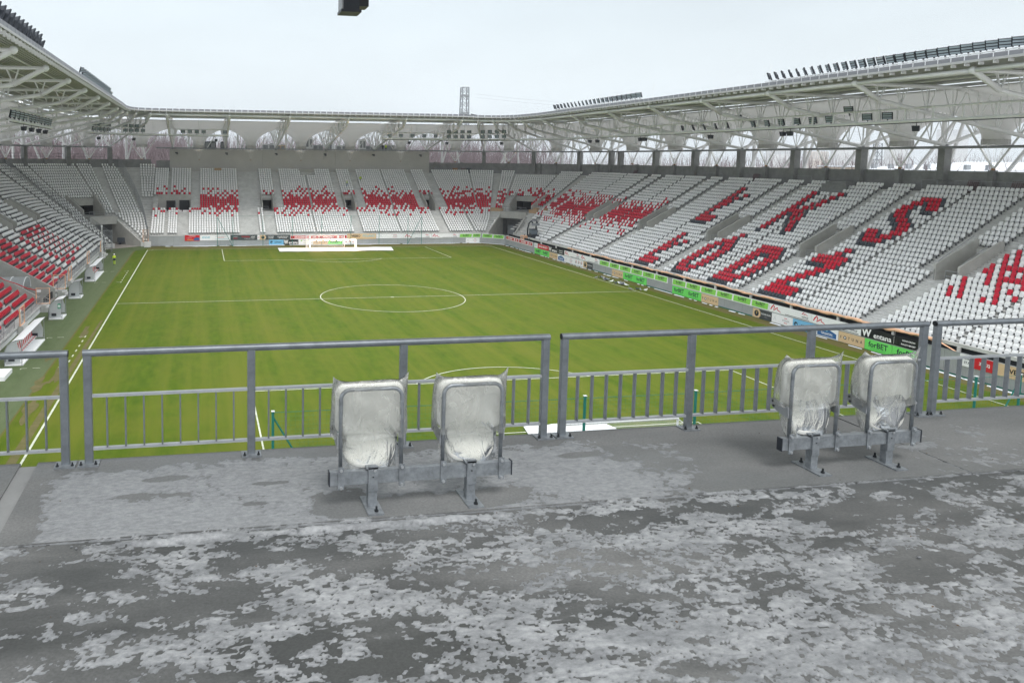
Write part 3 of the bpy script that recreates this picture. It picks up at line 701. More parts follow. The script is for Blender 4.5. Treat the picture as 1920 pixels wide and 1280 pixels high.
# players' tunnel: cheek walls and arched white canopy
for y in (-2.2, 5.0):
    pts = [(-41.8, y-.12, 0), (-51.2, y-.12, 0), (-51.2, y-.12, 6.6), (-41.8, y-.12, 1.2)]; child(MB().prism(pts, (0, .24, 0)), 'cheek_wall', 'concrete_wall', stand_l)
m = MB()
for i in range(12):
    t0, t1 = math.pi*i/12, math.pi*(i+1)/12
    f_ = lambda t, x: (x, 2.2+2.0*math.cos(t), 1.6+1.5*math.sin(t))
    m.quad(f_(t0, -44.5), f_(t1, -44.5), f_(t1, -50.8), f_(t0, -50.8))
child(m, 'canopy', 'perspex', stand_l)
m = MB()
for x in (-44.5, -46.1, -47.7, -49.3, -50.8): m.tube([(x, 2.2+2.02*math.cos(t), 1.6+1.52*math.sin(t)) for t in frange(0, math.pi, 12)], .05, 5)
m.box(-51.3, -51.15, -2.2, 5, 0, 5.5); child(m, 'canopy_frame', 'white_steel', stand_l)
m = MB(); m.quad((-51.1, -2.1, .02), (-51.1, 4.9, .02), (-41.7, 4.9, .02), (-41.7, -2.1, .02)); child(m, 'floor_slab', 'paving', stand_l)
# ---------------- near end stand below the viewing platform
stand_n = thing('grandstand', 'near end grandstand below the foreground viewing platform', 'grandstand', (0, -58, 0))
child(terrace_mesh(st_near, [-36, 0, 36], prof_main, 4, lambda s, k: False, 26.2), 'terrace', 'concrete', stand_n)
wall_run(stand_n, (34, -58.0), (-36, -58.0), 23)
# ================================================================== SEATS: nearest as things, rest joined
def dist2(s): return (s[0]-CAM[0])**2+(s[1]-CAM[1])**2
by = {'white': [], 'red': [], 'dark': []}
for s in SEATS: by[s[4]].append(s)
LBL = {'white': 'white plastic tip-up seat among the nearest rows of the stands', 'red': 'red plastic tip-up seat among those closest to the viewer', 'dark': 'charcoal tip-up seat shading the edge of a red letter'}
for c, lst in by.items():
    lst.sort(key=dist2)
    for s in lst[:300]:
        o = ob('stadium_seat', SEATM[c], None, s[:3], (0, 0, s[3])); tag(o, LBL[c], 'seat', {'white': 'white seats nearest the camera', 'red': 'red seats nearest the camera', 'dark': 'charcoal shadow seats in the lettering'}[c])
    rest = lst[300:]
    if not rest: continue
    me0 = SEATM[c]; nv = len(me0.vertices); co = np.zeros(nv*3); me0.vertices.foreach_get('co', co); co = co.reshape(-1, 3)
    A = np.array([r[:4] for r in rest]); cs, sn = np.cos(A[:, 3]), np.sin(A[:, 3])
    sag = 1+rng.uniform(-.02, .02, len(rest))
    V = np.empty((len(rest), nv, 3))
    V[:, :, 0] = A[:, None, 0] + co[None, :, 0]*cs[:, None] - co[None, :, 1]*sn[:, None]
    V[:, :, 1] = A[:, None, 1] + co[None, :, 0]*sn[:, None] + co[None, :, 1]*cs[:, None]
    V[:, :, 2] = A[:, None, 2] + co[None, :, 2]*sag[:, None]
    lv, ls, lt, mi = [], [], [], []
    for p in me0.polygons: ls.append(len(lv)); lv += list(p.vertices); lt.append(len(p.vertices)); mi.append(p.material_index)
    lv = np.array(lv); ls = np.array(ls); lt = np.array(lt); mi = np.array(mi); N = len(rest)
    me = bpy.data.meshes.new('stadium_seats'); me.vertices.add(N*nv); me.vertices.foreach_set('co', V.ravel())
    me.loops.add(N*len(lv)); me.loops.foreach_set('vertex_index', (lv[None, :]+nv*np.arange(N)[:, None]).ravel())
    me.polygons.add(N*len(ls)); me.polygons.foreach_set('loop_start', (ls[None, :]+len(lv)*np.arange(N)[:, None]).ravel())
    me.polygons.foreach_set('loop_total', np.tile(lt, N)); me.polygons.foreach_set('material_index', np.tile(mi, N))
    for x in me0.materials: me.materials.append(x)
    me.update(calc_edges=True); me.validate()
    tag(ob('stadium_seats', me), {'white': 'remaining rows of white tip-up seats in the stands', 'red': 'remaining red tip-up seats dotted in patterns'}.get(c, 'charcoal seats'), 'seats', kind='stuff')
print('SEATS', {c: len(l) for c, l in by.items()})
# ================================================================== ROOF
roof = thing('stadium_roof', 'pale ring roof of tubular trusses and fabric funnels above the stands', 'roof')
# truss lines: (edge node x,y,z) -> (column x,y)
TL = []
for y in TR: TL.append(((38.4, y, 25.15), (62.25, y)))
def col_cr(a): p = at_st(st_cr(a), 24.25, 0); return (p[0], p[1])
TL += [((37.7, 47.4, 25.2), col_cr(4)), ((36.3, 50.6, 25.25), col_cr(23.5)), ((34.0, 52.7, 25.3), col_cr(47)), ((31.2, 53.6, 25.35), col_cr(71))]
for x in (28.0, 16.4, 4.75, -6.95, -18.6, -30.3): TL.append(((x, 54.0, 25.45), (x + (1.4 if x > 20 else 0), 82.4)))
def col_cl(a): p = at_st(st_cl(a), 24.4, 0); return (p[0], p[1])
TL += [((-33.3, 54.3, 25.5), col_cl(108)), ((-35.9, 53.4, 25.5), col_cl(124.5)), ((-37.3, 51.0, 25.5), col_cl(143)), ((-37.8, 47.6, 25.5), col_cl(163))]
TLEFT = [39.4, 28.0, 16.4, 4.9, -6.6, -18.2, -30.0, -41.5]
for y in TLEFT: TL.append(((-37.8, y, 25.5), (-66.2, y)))
def top_pt(E, u, L, off, t, dist):     # point on a top chord
    return np.array([E[0], E[1], 0]) + np.array([u[0], u[1], 0])*dist + np.array([t[0], t[1], 0])*off*(dist/L) + np.array([0, 0, E[2] - .012*dist])
def truss(E, Cn):
    e = ob('truss', None, roof); E = np.array(E, float); d = np.array(Cn) - E[:2]; Lc = np.linalg.norm(d); u = d/Lc; t = np.array([-u[1], u[0]])
    LB = Lc+11.0; U = np.array([u[0], u[1], 0])
    kink = E + U*2.8 + np.array([0, 0, -1.55]); cn = np.array([Cn[0], Cn[1], 19.7]); rear = np.array([Cn[0]+u[0]*10.5, Cn[1]+u[1]*10.5, 23.4])
    for sg in (-1, 1):
        a = E; b = top_pt(E, u, LB, sg*1.5, t, LB)
        MB().tube([a, b], .17, 6).build('top_chord', 'white_steel', e)
    MB().tube([E + np.array([0, 0, .12]), E, kink], .24, 8).build('nose_chord', 'white_steel', e, True)
    MB().tube([kink, cn, rear], .22, 8).build('bottom_chord', 'white_steel', e)
    w_ = MB()
    def bot(x):
        if x < 2.8: return E + U*x + np.array([0, 0, -1.55*x/2.8])
        if x < Lc: f = (x-2.8)/(Lc-2.8); return kink + (cn-kink)*f
        f = (x-Lc)/10.5; return cn + (rear-cn)*f
    xs = [2.8] + [Lc*f for f in (.22, .35, .48, .60, .71, .82, .91)] + [Lc, Lc+4, Lc+8]
    for i, x in enumerate(xs):
        for sg in (-1, 1):
            for dx in (-.5, .6):
                xt = min(max(x + dx*(1.6 if i > 2 else 1.0), .5), LB)
                w_.tube([bot(x), top_pt(E, u, LB, sg*1.5, t, xt)], .06, 4, False)
        xm = x + .8
        w_.tube([top_pt(E, u, LB, -1.5, t, xm), top_pt(E, u, LB, 1.5, t, xm)], .05, 4, False)
    tag(w_.build('web_bracing', 'white_steel', e), kind='stuff')
    # column-head bearing
    MB().tube([cn + np.array([0, 0, -.45]), cn + np.array([0, 0, .1])], .3, 8).build('bearing', 'steel_grey', e)
    return u, t, Lc
INFO = [truss(E, Cn) for E, Cn in TL]
# edge tube with collars
for (E0, _), (E1, _) in zip(TL[:20], TL[1:20]):
    MB().tube([E0, E1], .2, 8).build('edge_tube', 'white_steel', roof, True)
for E, _ in TL:
    MB().ball(E, .34, .34, .34, 8, 6).build('edge_node', 'white_steel', roof, True)
# deck bays: ribbed sheet from the edge back ~11 m, fascia blades on the lip
LIP = MB().box(-.46, .46, -.03, .03, 0, .42).mesh('fascia_panel', 'fascia_grey')
BRK = MB(); BRK.box(-.03, .03, -.25, .25, -.28, .04); BRK = BRK.mesh('lip_bracket', 'white_steel')
DECKZ = .62; DD = 12.0
def dk(E, u, dist): return np.array([E[0]+u[0]*dist, E[1]+u[1]*dist, E[2] + DECKZ - .012*dist])
for i in range(len(TL)-1):
    (E0, _), (E1, _) = TL[i], TL[i+1]; u0, t0, l0 = INFO[i]; u1, t1, l1 = INFO[i+1]
    mb = MB(); n_ = 40
    prof = []
    for j in range(n_):
        a = -1.0 + (DD+1.0)*j/n_; q = (DD+1.0)/n_
        prof += [(a, 0), (a+q*.55, 0), (a+q*.62, -.09), (a+q*.93, -.09)]
    prof.append((DD, 0))
    up = np.array([0, 0, 1.0])
    for (a, za), (b, zb) in zip(prof, prof[1:]):
        mb.quad(dk(E0, u0, a)+up*za, dk(E1, u1, a)+up*za, dk(E1, u1, b)+up*zb, dk(E0, u0, b)+up*zb)
    mb.quad(dk(E0, u0, -1.0)+up*.1, dk(E1, u1, -1.0)+up*.1, dk(E1, u1, DD)+up*.1, dk(E0, u0, DD)+up*.1)
    mb.quad(dk(E0, u0, -1.0)-up*.1, dk(E1, u1, -1.0)-up*.1, dk(E1, u1, -1.0)+up*.1, dk(E0, u0, -1.0)+up*.1)
    mb.build('deck_bay', 'roof_deck', roof)
    for dist in (1.6, 4.2, 6.8, 9.4):      # purlins
        MB().tube([dk(E0, u0, dist)-up*.28, dk(E1, u1, dist)-up*.28], .09, 5).build('purlin', 'white_steel', roof)
    MB().tube([dk(E0, u0, DD)-up*.35, dk(E1, u1, DD)-up*.35], .17, 6).build('back_purlin', 'white_steel', roof)
    a = dk(E0, u0, -.95); b = dk(E1, u1, -.95); L = np.linalg.norm(b-a); k_ = max(2, int(round(L/1.12))); ang = math.atan2(b[1]-a[1], b[0]-a[0])
    for j in range(k_):
        p = a + (b-a)*(j+.5)/k_
        o = ob('fascia_panel', LIP, roof, tuple(p + up*.02), (0, 0, ang)); o.scale = (L/k_/1.02*.98, 1, 1)
        ob('lip_bracket', BRK, roof, tuple(a + (b-a)*j/k_ + np.array([u0[0], u0[1], 0])*.3 - up*.05), (0, 0, ang))
# fabric funnels between trusses
def funnel(i):
    (E0, C0_), (E1, C1_) = TL[i], TL[i+1]; u0, t0, l0 = INFO[i]; u1, t1, l1 = INFO[i+1]
    if np.linalg.norm(np.array(C0_)-np.array(C1_)) < 4: return
    z1 = 25.0
    P = [np.array([E0[0]+u0[0]*(DD-.6), E0[1]+u0[1]*(DD-.6)]), np.array([E1[0]+u1[0]*(DD-.6), E1[1]+u1[1]*(DD-.6)]), np.array([C1_[0]+u1[0]*11, C1_[1]+u1[1]*11]), np.array([C0_[0]+u0[0]*11, C0_[1]+u0[1]*11])]
    c = (np.array(C0_)+np.array(C1_))/2
    e = ob('funnel', None, roof)
    na, nr = 40, 16; r0 = 1.2; mb = MB(); idx = []
    per = []; rim = []
    for k in range(na):
        s = 4*k/na; q = int(s); f = s-q; per.append(P[q]*(1-f)+P[(q+1) % 4]*f); rim.append(z1 - (1.0*math.sin(math.pi*f)**.8 if q in (1, 3) else 0))
    for j in range(nr+1):
        w = (j/nr)**1.6; ring = []
        for k in range(na):
            v = per[k]-c; Rm = np.linalg.norm(v); rr = r0 + (Rm-r0)*w
            x = rr/r0; xm = Rm/r0
            h = math.acosh(max(1.0, x))/math.acosh(xm)
            z = 20.2 + (rim[k]-20.2)*(h**1.0)
            ring.append(len(mb.v)); mb.v.append((c[0]+v[0]/Rm*rr, c[1]+v[1]/Rm*rr, z))
        idx.append(ring)
    for j in range(nr):
        for k in range(na): k2 = (k+1) % na; mb.f.append((idx[j][k], idx[j][k2], idx[j+1][k2], idx[j+1][k])); mb.m.append(0)
    mb.build('membrane', 'membrane', e, True)
    mb = MB(); mb.lathe((c[0], c[1], 19.62), [(1.16, 0), (1.22, .02), (1.22, .62), (1.16, .64)], 20)
    for z in (.12, .33, .54): mb.lathe((c[0], c[1], 19.6), [(1.24, z), (1.27, z+.02), (1.24, z+.05)], 20)
    for k in range(20): t = 2*math.pi*k/20; mb.tube([(c[0]+1.24*math.cos(t), c[1]+1.24*math.sin(t), 19.64), (c[0]+1.24*math.cos(t), c[1]+1.24*math.sin(t), 20.26)], .025, 4, False)
    mb.build('collar_ring', 'membrane', e)
    base = np.array([c[0], c[1], 16.95]); mb = MB()
    for k in range(8): t = 2*math.pi*k/8; mb.tube([base, (c[0]+1.1*math.cos(t), c[1]+1.1*math.sin(t), 19.62)], .02, 4, False)
    mb.build('tie_cables', 'white_steel', e)
    MB().ball(base, .22, .22, .16, 8, 5).build('base_bracket', 'timber', e)
    tv = (np.array(C1_)-np.array(C0_)); tv = tv/np.linalg.norm(tv)
    for sg in (-1, 1):
        q = c + tv*sg*3.6; MB().tube([base, (q[0], q[1], 22.4)], .11, 6).build('strut', 'white_steel', e)
    un = (u0+u1)/2; un = un/np.linalg.norm(un)       # outer raking props down to the ground
    for sg, o_ in ((-1, 2.2), (1, 4.2)):
        q = c + un*8.5 + tv*sg*.5; g = c + un*3.0 + tv*sg*o_
        MB().tube([(q[0], q[1], 23.2), (g[0], g[1], 12)], .22, 6).build('raking_prop', 'white_steel', e)
    g = c + un*9 + tv*2.5; MB().tube([(g[0], g[1], 24), (g[0], g[1], 0)], .28, 8).build('outer_pole', 'white_steel', e)
for i in range(len(TL)-1): funnel(i)
# grey service tray running round the back of the stands
def tray(pts, z):
    mb = MB()
    for r_, zz in ((.05, z), (.05, z+.22)): mb.tube([(p[0], p[1], zz) for p in pts], r_, 5)
    for a, b in zip(pts, pts[1:]):
        a = np.array(a); b = np.array(b); v = b-a; L = np.linalg.norm(v); n_ = max(1, int(L/2))
        mb.obox((*((a+b)/2), z+.1), (v[0]/L, v[1]/L, 0), (-v[1]/L, v[0]/L, 0), (0, 0, 1), L/2, .16, .07)
    mb.build('service_tray', 'steel_grey', roof)
tray([(61.6, -54), (61.6, 54)], 19.32); tray([at_st(st_cr(a), 23.6, 0)[:2] for a in frange(0, 90, 12)], 19.36); tray([(34, 81.7), (-34, 81.7)], 19.42)
tray([at_st(st_cl(a), 23.8, 0)[:2] for a in frange(108, 180, 9)], 19.45)
# outer roof rim
for (a, b) in zip(TL, TL[1:]):
    pa, pb = [np.array(c) + (np.array(c)-np.array(E[:2]))/np.linalg.norm(np.array(c)-np.array(E[:2]))*11 for E, c in (a, b)]
    MB().tube([(*pa, 25.0), (*pb, 25.0)], .16, 6).build('outer_tube', 'white_steel', roof)
# near end roof over the viewer (edge is above the picture; unseen membrane cut short to let sun reach the seats)
for x0 in range(-48, 48, 12):
    mb = MB(); mb.quad((x0, -63.5, 25.8), (x0+12, -63.5, 25.8), (x0+12, -71, 25.7), (x0, -71, 25.7)); mb.build('deck_bay', 'roof_deck', roof)
    mb = MB(); mb.quad((x0, -71, 25.2), (x0+12, -71, 25.2), (x0+12, -90, 25.2), (x0, -90, 25.2)); mb.build('membrane_bay', 'membrane', roof)
MB().tube([(-48, -64, 25.4), (48, -64, 25.4)], .2, 8).build('edge_tube', 'white_steel', roof)
# ------------------------------------------------------------------ catwalks below the trusses
def catwalk(label, pts, zl, zu, upper=None, step=2.8):
    e = thing('lighting_catwalk', label, 'catwalk', (pts[0][0], pts[0][1], zl)); off = Matrix.Translation(-Vector(e.location))
    def c_(mb, nm, mt='white_steel'): o = mb.build(nm, mt, e); o.matrix_parent_inverse = off
    c_(MB().tube([(p[0], p[1], zl) for p in pts], .17, 6), 'lower_rail')
    c_(MB().tube([(p[0], p[1], zl-.2) for p in pts], .04, 4), 'cable', 'dark_metal')
    up = upper or pts
    c_(MB().tube([(p[0], p[1], zu) for p in up], .10, 6), 'upper_rail')
    for a, b in zip(up, up[1:]):
        L = math.hypot(b[0]-a[0], b[1]-a[1]); n_ = max(1, int(L/step))
        for i in range(n_):
            x, y = a[0]+(b[0]-a[0])*i/n_, a[1]+(b[1]-a[1])*i/n_; c_(MB().box(x-.07, x+.07, y-.07, y+.07, zl, zu), 'post')
    for i in range(0, len(pts)-1):
        a, b = pts[i], pts[i+1]; L = math.hypot(b[0]-a[0], b[1]-a[1]); n_ = max(1, int(L/11.3))
        for k in range(n_): x, y = a[0]+(b[0]-a[0])*(k+.5)/n_, a[1]+(b[1]-a[1])*(k+.5)/n_; c_(MB().tube([(x, y, zl), (x, y, 25)], .03, 4), 'hanger')
    return e
catwalk('white lighting catwalk slung under the right roof above the lettered seats', [(45, -56), (45, 34), (44, 45), (41, 54), (36, 60), (26, 62), (13.5, 62)], 21.7, 22.95, [(45, -56), (45, 33)])
catwalk('short white lighting frame below the far roof on its right', [(13.5, 61.6), (28, 61.6), (38, 58)], 21.75, 23.0)
catwalk('short white lighting frame below the far roof on its left', [(-30.4, 61.6), (-18.4, 61.6)], 21.9, 23.0)
catwalk('white lighting frame in the far left roof corner', [(-44.5, 52), (-42, 58), (-36, 61.6), (-30.6, 61.6)], 21.9, 23.2, [(-44, 53), (-42, 58), (-36, 61.6)])
catwalk('grey lighting frame hung below the left roof', [(-45, 22), (-45, -1.5)], 21.5, 22.9)
# ------------------------------------------------------------------ floodlights
def flood_mesh():
    mb = MB(); mb.mi = 0
    for z in (.12, .36, .60):
        mb.mi = 0; mb.box(-.42, .42, -.04, .12, z-.11, z+.11); mb.mi = 1; mb.box(-.37, .37, -.06, -.041, z-.075, z+.075)
    mb.mi = 0; mb.box(-.46, -.42, -.02, .10, -.05, .75); mb.box(.42, .46, -.02, .10, -.05, .75); mb.box(-.05, .05, .1, .2, -.35, .4); mb.tube([(0, .15, -.3), (0, .55, -.35)], .035, 5)
    return mb.mesh('floodlight', ['dark_metal', 'lamp_glass'])
FL = flood_mesh()
def flood(p, yaw, tilt, label, group, sc=1.0):
    o = ob('floodlight', FL, None, p, (R(tilt), 0, yaw)); o.scale = (sc,)*3; tag(o, label, 'floodlight', group)
def flood_rail(pts, z, label):
    e = thing('floodlight_rail', label, 'rail', (pts[0][0], pts[0][1], z)); off = Matrix.Translation(-Vector(e.location))
    for dz, r_ in ((0, .06), (.42, .05)): o = MB().tube([(p[0], p[1], z+dz) for p in pts], r_, 5).build('rail', 'white_steel', e); o.matrix_parent_inverse = off
    a, b = pts[0], pts[-1]; L = math.hypot(b[0]-a[0], b[1]-a[1]); n_ = int(L/1.3)
    mb = MB()
    for i in range(n_+1): x, y = a[0]+(b[0]-a[0])*i/n_, a[1]+(b[1]-a[1])*i/n_; mb.tube([(x, y, z-.35), (x, y, z+.42)], .035, 4, False)
    mb.quad((a[0], a[1], z+.05), (b[0], b[1], z+.05), (b[0], b[1], z+.34), (a[0], a[1], z+.34)); o = mb.build('guard_posts', 'white_steel', e); o.matrix_parent_inverse = off
flood_rail([(38.2, -16.3), (38.2, -50)], 26.05, 'white guard rail carrying floodlights on the near right roof edge')
flood_rail([(38.2, 34.8), (38.2, 7.5)], 26.05, 'white guard rail carrying floodlights on the far right roof edge')
flood_rail([(-37.2, -22.8), (-37.2, -50)], 26.1, 'white guard rail carrying floodlights on the near left roof edge')
flood_rail([(-37.2, 26.5), (-37.2, -1.5)], 26.1, 'white guard rail carrying floodlights on the far left roof edge')
n_ = 28
for i in range(n_):
    y = -17.0 - 26.6*i/(n_-1); flood((38.2, y, 26.62), R(-145 + 90*i/(n_-1)), 20, 'floodlight in the long row on the near right roof edge', 'near right roof floodlights')
n_ = 22
for i in range(n_):
    y = 34.2 - 26.0*i/(n_-1); flood((38.2, y, 26.62), R(-140 + 75*i/n_), 20, 'floodlight in the row on the far right roof edge', 'far right roof floodlights')
for r_ in (0, 1):
    for i in range(12): y = -22.9 - 15*i/11; flood((-37.2 - .2*r_, y, 26.65 + .0*r_ + (.55 if r_ else 0)), R(120 + 30*i/11), 20, 'floodlight in the dark cluster on the near left roof edge', 'near left roof floodlights', .9)
    for i in range(16): y = 25.8 - 26*i/15; flood((-37.2 - .2*r_, y, 26.55 + (.6 if r_ else 0)), R(70), 20, 'floodlight in the double row on the far left roof edge', 'far left roof floodlights', .8)
for i in range(15): y = 8 - 33*i/14; flood((45.3, y, 22.0 + (.9 if i % 7 == 5 else 0)), R(-140 + 85*i/14), 18, 'floodlight hung inside the catwalk under the right roof', 'right catwalk floodlights')
for i in range(11): y = 20.5 - 21*i/10; flood((-45, y, 21.85), R(75), 15, 'floodlight hung in the frame below the left roof', 'left frame floodlights', 1.15)
for i in range(5): flood((14.8+2.5*i, 61.4, 22.1), 0, 12, 'floodlight in the right frame below the far roof', 'far right frame floodlights', .9)
for i in range(5): flood((-27.5+1.35*i if i < 4 else -19.2, 61.4, 22.25), 0, 12, 'floodlight in the left frame below the far roof', 'far left frame floodlights', .9)
for r_ in (0, 1):
    for i in range(4): flood((27.6+1.5*i, 61.0, 22.0+1.0*r_), R(-25), 15, 'floodlight in the double cluster at the far right roof corner', 'far right corner floodlights', .95)
    for i in range(4): flood((34.2+1.2*i, 58.6-.9*i, 22.0+1.0*r_), R(-40), 15, 'floodlight in the double cluster at the far right roof corner', 'far right corner floodlights', .95)
    for i in range(5): flood((-43.6+.55*i, 54.3+1.1*i, 22.3+.9*r_), R(40), 15, 'floodlight in the double cluster at the far left roof corner', 'far left corner floodlights', .9)
    for i in range(4): flood((-38.5+1.1*i, 60.4, 22.3+.9*r_), R(15), 15, 'floodlight in the double cluster at the far left roof corner', 'far left corner floodlights', .9)
# loudspeakers below the catwalks
SPK = MB(); SPK.hexa([(-.26, -.2, 0), (.26, -.2, 0), (.26, .2, .02), (-.26, .2, .02), (-.32, -.32, .55), (.32, -.32, .55), (.26, .25, .5), (-.26, .25, .5)]); SPK.tube([(0, 0, .5), (0, 0, .95)], .03, 4); SPK = SPK.mesh('loudspeaker', 'dark_metal')
for x, y, rz, lb in ((45, -28.5, -60, 'rightmost'), (45, -11.5, -100, ''), (45, -12.6, -70, ''), (45, 1.5, -90, ''), (45, 17, -80, ''), (45, 18.2, -95, ''), (44.5, 30.5, -85, ''), (44.2, 32.5, -95, ''), (38, 57.5, -45, ''), (27.5, 62, 0, ''), (19.2, 62, 0, ''), (-21, 62, 0, ''), (-37, 61, 30, ''), (-43, 56, 50, '')):
    o = ob('loudspeaker', SPK, None, (x, y, 20.65), (0, 0, R(rz))); tag(o, 'small black loudspeaker hanging under a lighting catwalk', 'loudspeaker', 'loudspeakers under the catwalks')
for i in range(4): 
    o = ob('loudspeaker', SPK, None, (-45, 5+4.2*i, 20.5), (0, 0, R(80))); tag(o, 'small black loudspeaker hanging under a lighting catwalk', 'loudspeaker', 'loudspeakers under the catwalks')
# line-array cabinet hanging from the near roof, at the top edge of the view
spk = thing('hanging_loudspeaker', 'large black loudspeaker cabinet hanging against the sky at the top edge', 'loudspeaker', (-18.5, -64.5, 22.6))
for nm, mt, args in (('cabinet', 'dark_metal', (-.30, .28, -.35, .35, .12, 1.3)), ('side_box', 'board_black', (.15, .62, -.3, .35, .25, 1.4)), ('side_bracket', 'steel_grey', (-.36, -.30, -.38, .3, .08, 1.5)), ('base_plate', 'dark_metal', (-.38, .34, -.42, .36, .02, .115))):
    mb = MB(); mb.box(*args); mb.build(nm, mt, spk)
MB().tube([(0, 0, 1.3), (0, 0, 2.8)], .04, 5).build('hanging_rod', 'steel_grey', spk)
# lightning rods on the right roof
for y in (30, 20, 5.5, -16.5, -30): MB().tube([(38.6, y, 25.9), (38.6, y, 28.4)], .03, 4).build('lightning_rod', 'white_steel', roof)
# ================================================================== ADVERTISING BOARDS
MR = Matrix(((0, 0, -1), (-1, 0, 0), (0, 1, 0)))      # text frame on the right wall
MF = Matrix(((1, 0, 0), (0, 0, -1), (0, 1, 0)))       # text frame on the far wall
_c = Vector((.689, -.725, 0)).normalized()
MC = Matrix(((_c.x, 0, _c.y), (_c.y, 0, -_c.x), (0, 1, 0)))
def frame(where, s, z, out):
    """origin on wall; s runs along the wall (Y for right wall, X for far wall)"""
    if where == 'R': return Matrix.Translation((37.96-out, s, z)) @ MR.to_4x4()
    if where == 'F': return Matrix.Translation((s, 57.96-out, z)) @ MF.to_4x4()
    p = Vector((34.2, 58.0, 0)) + _c*s; n = Vector((_c.y, -_c.x, 0))
    return Matrix.Translation((p.x+n.x*(.04+out), p.y+n.y*(.04+out), z)) @ MC.to_4x4()
BOARDN = {}
def board(where, s0, s1, z0, z1, base, label, items=()):
    """items: ('t',text,mat,cx,cy,height,maxw) in fractions of board, ('q',mat,pts), ('d',mat,cx,cy,rad), ('s',mat,pts,width)"""
    w = abs(s1-s0); h = z1-z0; F_ = frame(where, (s0+s1)/2, (z0+z1)/2, 0)
    mb = MB(); mb.box(-w/2, w/2, -h/2, h/2, -.02, .025); o = mb.build('advertising_board', base); o.matrix_world = F_
    tag(o, label, 'advertising board')
    lev = [.027]
    def nxt(): lev[0] += .002; return lev[0]
    for it in items:
        zz = nxt()
        if it[0] == 't':
            _, txt, mt, cx, cy, th, mw = it[:7]; me, tw, hh = text_mesh(txt, mt, it[7] if len(it) > 7 else .012)
            sy = th*h/max(hh, .01); sx = min(sy, mw*w/tw)
            c = ob('lettering', me, o, (cx*w, cy*h, zz)); c.scale = (sx, sy, 1)
        elif it[0] == 'q':
            MB().poly([(x*w, y*h, zz) for x, y in it[2]]).build('panel', it[1], o)
        elif it[0] == 'd':
            _, mt, cx, cy, r_ = it; MB().poly([(cx*w+r_*h*math.cos(t), cy*h+r_*h*math.sin(t), zz) for t in frange(0, 2*math.pi, 20)[:-1]]).build('emblem', mt, o)
        elif it[0] == 's':
            pts = [np.array((p[0]*w, p[1]*h)) for p in it[2]]; wd = it[3]*h; mb = MB(); L, Rr = [], []
            for i, p in enumerate(pts):
                d = pts[min(i+1, len(pts)-1)]-pts[max(i-1, 0)]; d = d/np.linalg.norm(d); n_ = np.array([-d[1], d[0]]); k_ = wd*(it[4][i] if len(it) > 4 else 1); L.append(p+n_*k_); Rr.append(p-n_*k_)
            for i in range(len(pts)-1): mb.quad((*Rr[i], zz), (*Rr[i+1], zz), (*L[i+1], zz), (*L[i], zz))
            mb.build('emblem', it[1], o)
    return o
def forbet_skew(where, s0, s1, label):
    sk = .03
    board(where, s0, s1, 1.17, 2.03, 'board_white', label, [('q', 'board_green', [(-.46+sk, -.40), (.45, -.40), (.46, .40), (-.46, .40)] if False else [(-.47, -.40), (.44, -.40), (.48, .40), (-.44, .40)]), ('t', 'forBET', 'ink_navy', .02, .08, .42, .62, .02), ('q', 'ink_green', [(-.22, -.27), (.24, -.27), (.24, -.245), (-.22, -.245)])])
def forbet(where, s0, s1, label):
    board(where, s0, s1, .06, 1.06, 'board_lime', label, [('t', 'forBET', 'ink_navy', .0, .08, .52, .78, .02), ('t', 'ZAKŁADY BUKMACHERSKIE', 'ink_green', .0, -.32, .09, .8, 0)])
def fortuna(where, s0, s1, label):
    board(where, s0, s1, .06, 1.06, 'board_tan', label, [('t', 'F  RTUNA' if False else 'F   R  T  U  N  A', 'ink_navy', .0, .0, .30, .86, .01), ('d', 'ink_navy', -.245, 0, .17), ('d', 'ink_white', -.245, 0, .09)])
MSTROKE = [(-.5, -.25), (-.38, .12), (-.22, .42), (-.16, .2), (-.2, -.28), (.0, .0), (.16, .16), (.14, -.12), (.28, -.2), (.48, -.38)]
def mstroke(cx, cy, sx, sy): return [(cx+x*sx, cy+y*sy) for x, y in MSTROKE]
MW_ = [.9, 1.2, 1.1, 1.0, 1.2, 1.0, .9, .9, .7, .3]
def mirbud(where, s0, s1, label):
    board(where, s0, s1, 1.17, 2.03, 'board_white', label, [('s', 'ink_red', mstroke(-.33, .02, .26, .95), .075, MW_), ('s', 'ink_red', mstroke(.36, .25, .14, .42), .04, MW_), ('t', 'mirbud', 'ink_navy', .36, -.12, .24, .2), ('q', 'ink_navy', [(-.1, -.42), (.46, -.42), (.46, -.36), (-.1, -.36)])])
def wentana(where, s0, s1, z0, z1, label):
    board(where, s0, s1, z0, z1, 'board_black', label, [('t', 'W', 'ink_white', -.34, .03, .86, .30, .04), ('t', 'entana', 'ink_white', .15, -.12, .50, .62, .02), ('q', 'ink_white', [(.485, -.4), (.492, -.4), (.492, .4), (.485, .4)])])
def okna(where, s0, s1, label):
    board(where, s0, s1, 1.17, 2.03, 'board_black', label, [('t', 'OKNA•DRZWI', 'ink_white', .0, .2, .17, .84, .03), ('t', 'ROLETY•BRAMY', 'ink_white', .0, -.2, .17, .84, .03)])
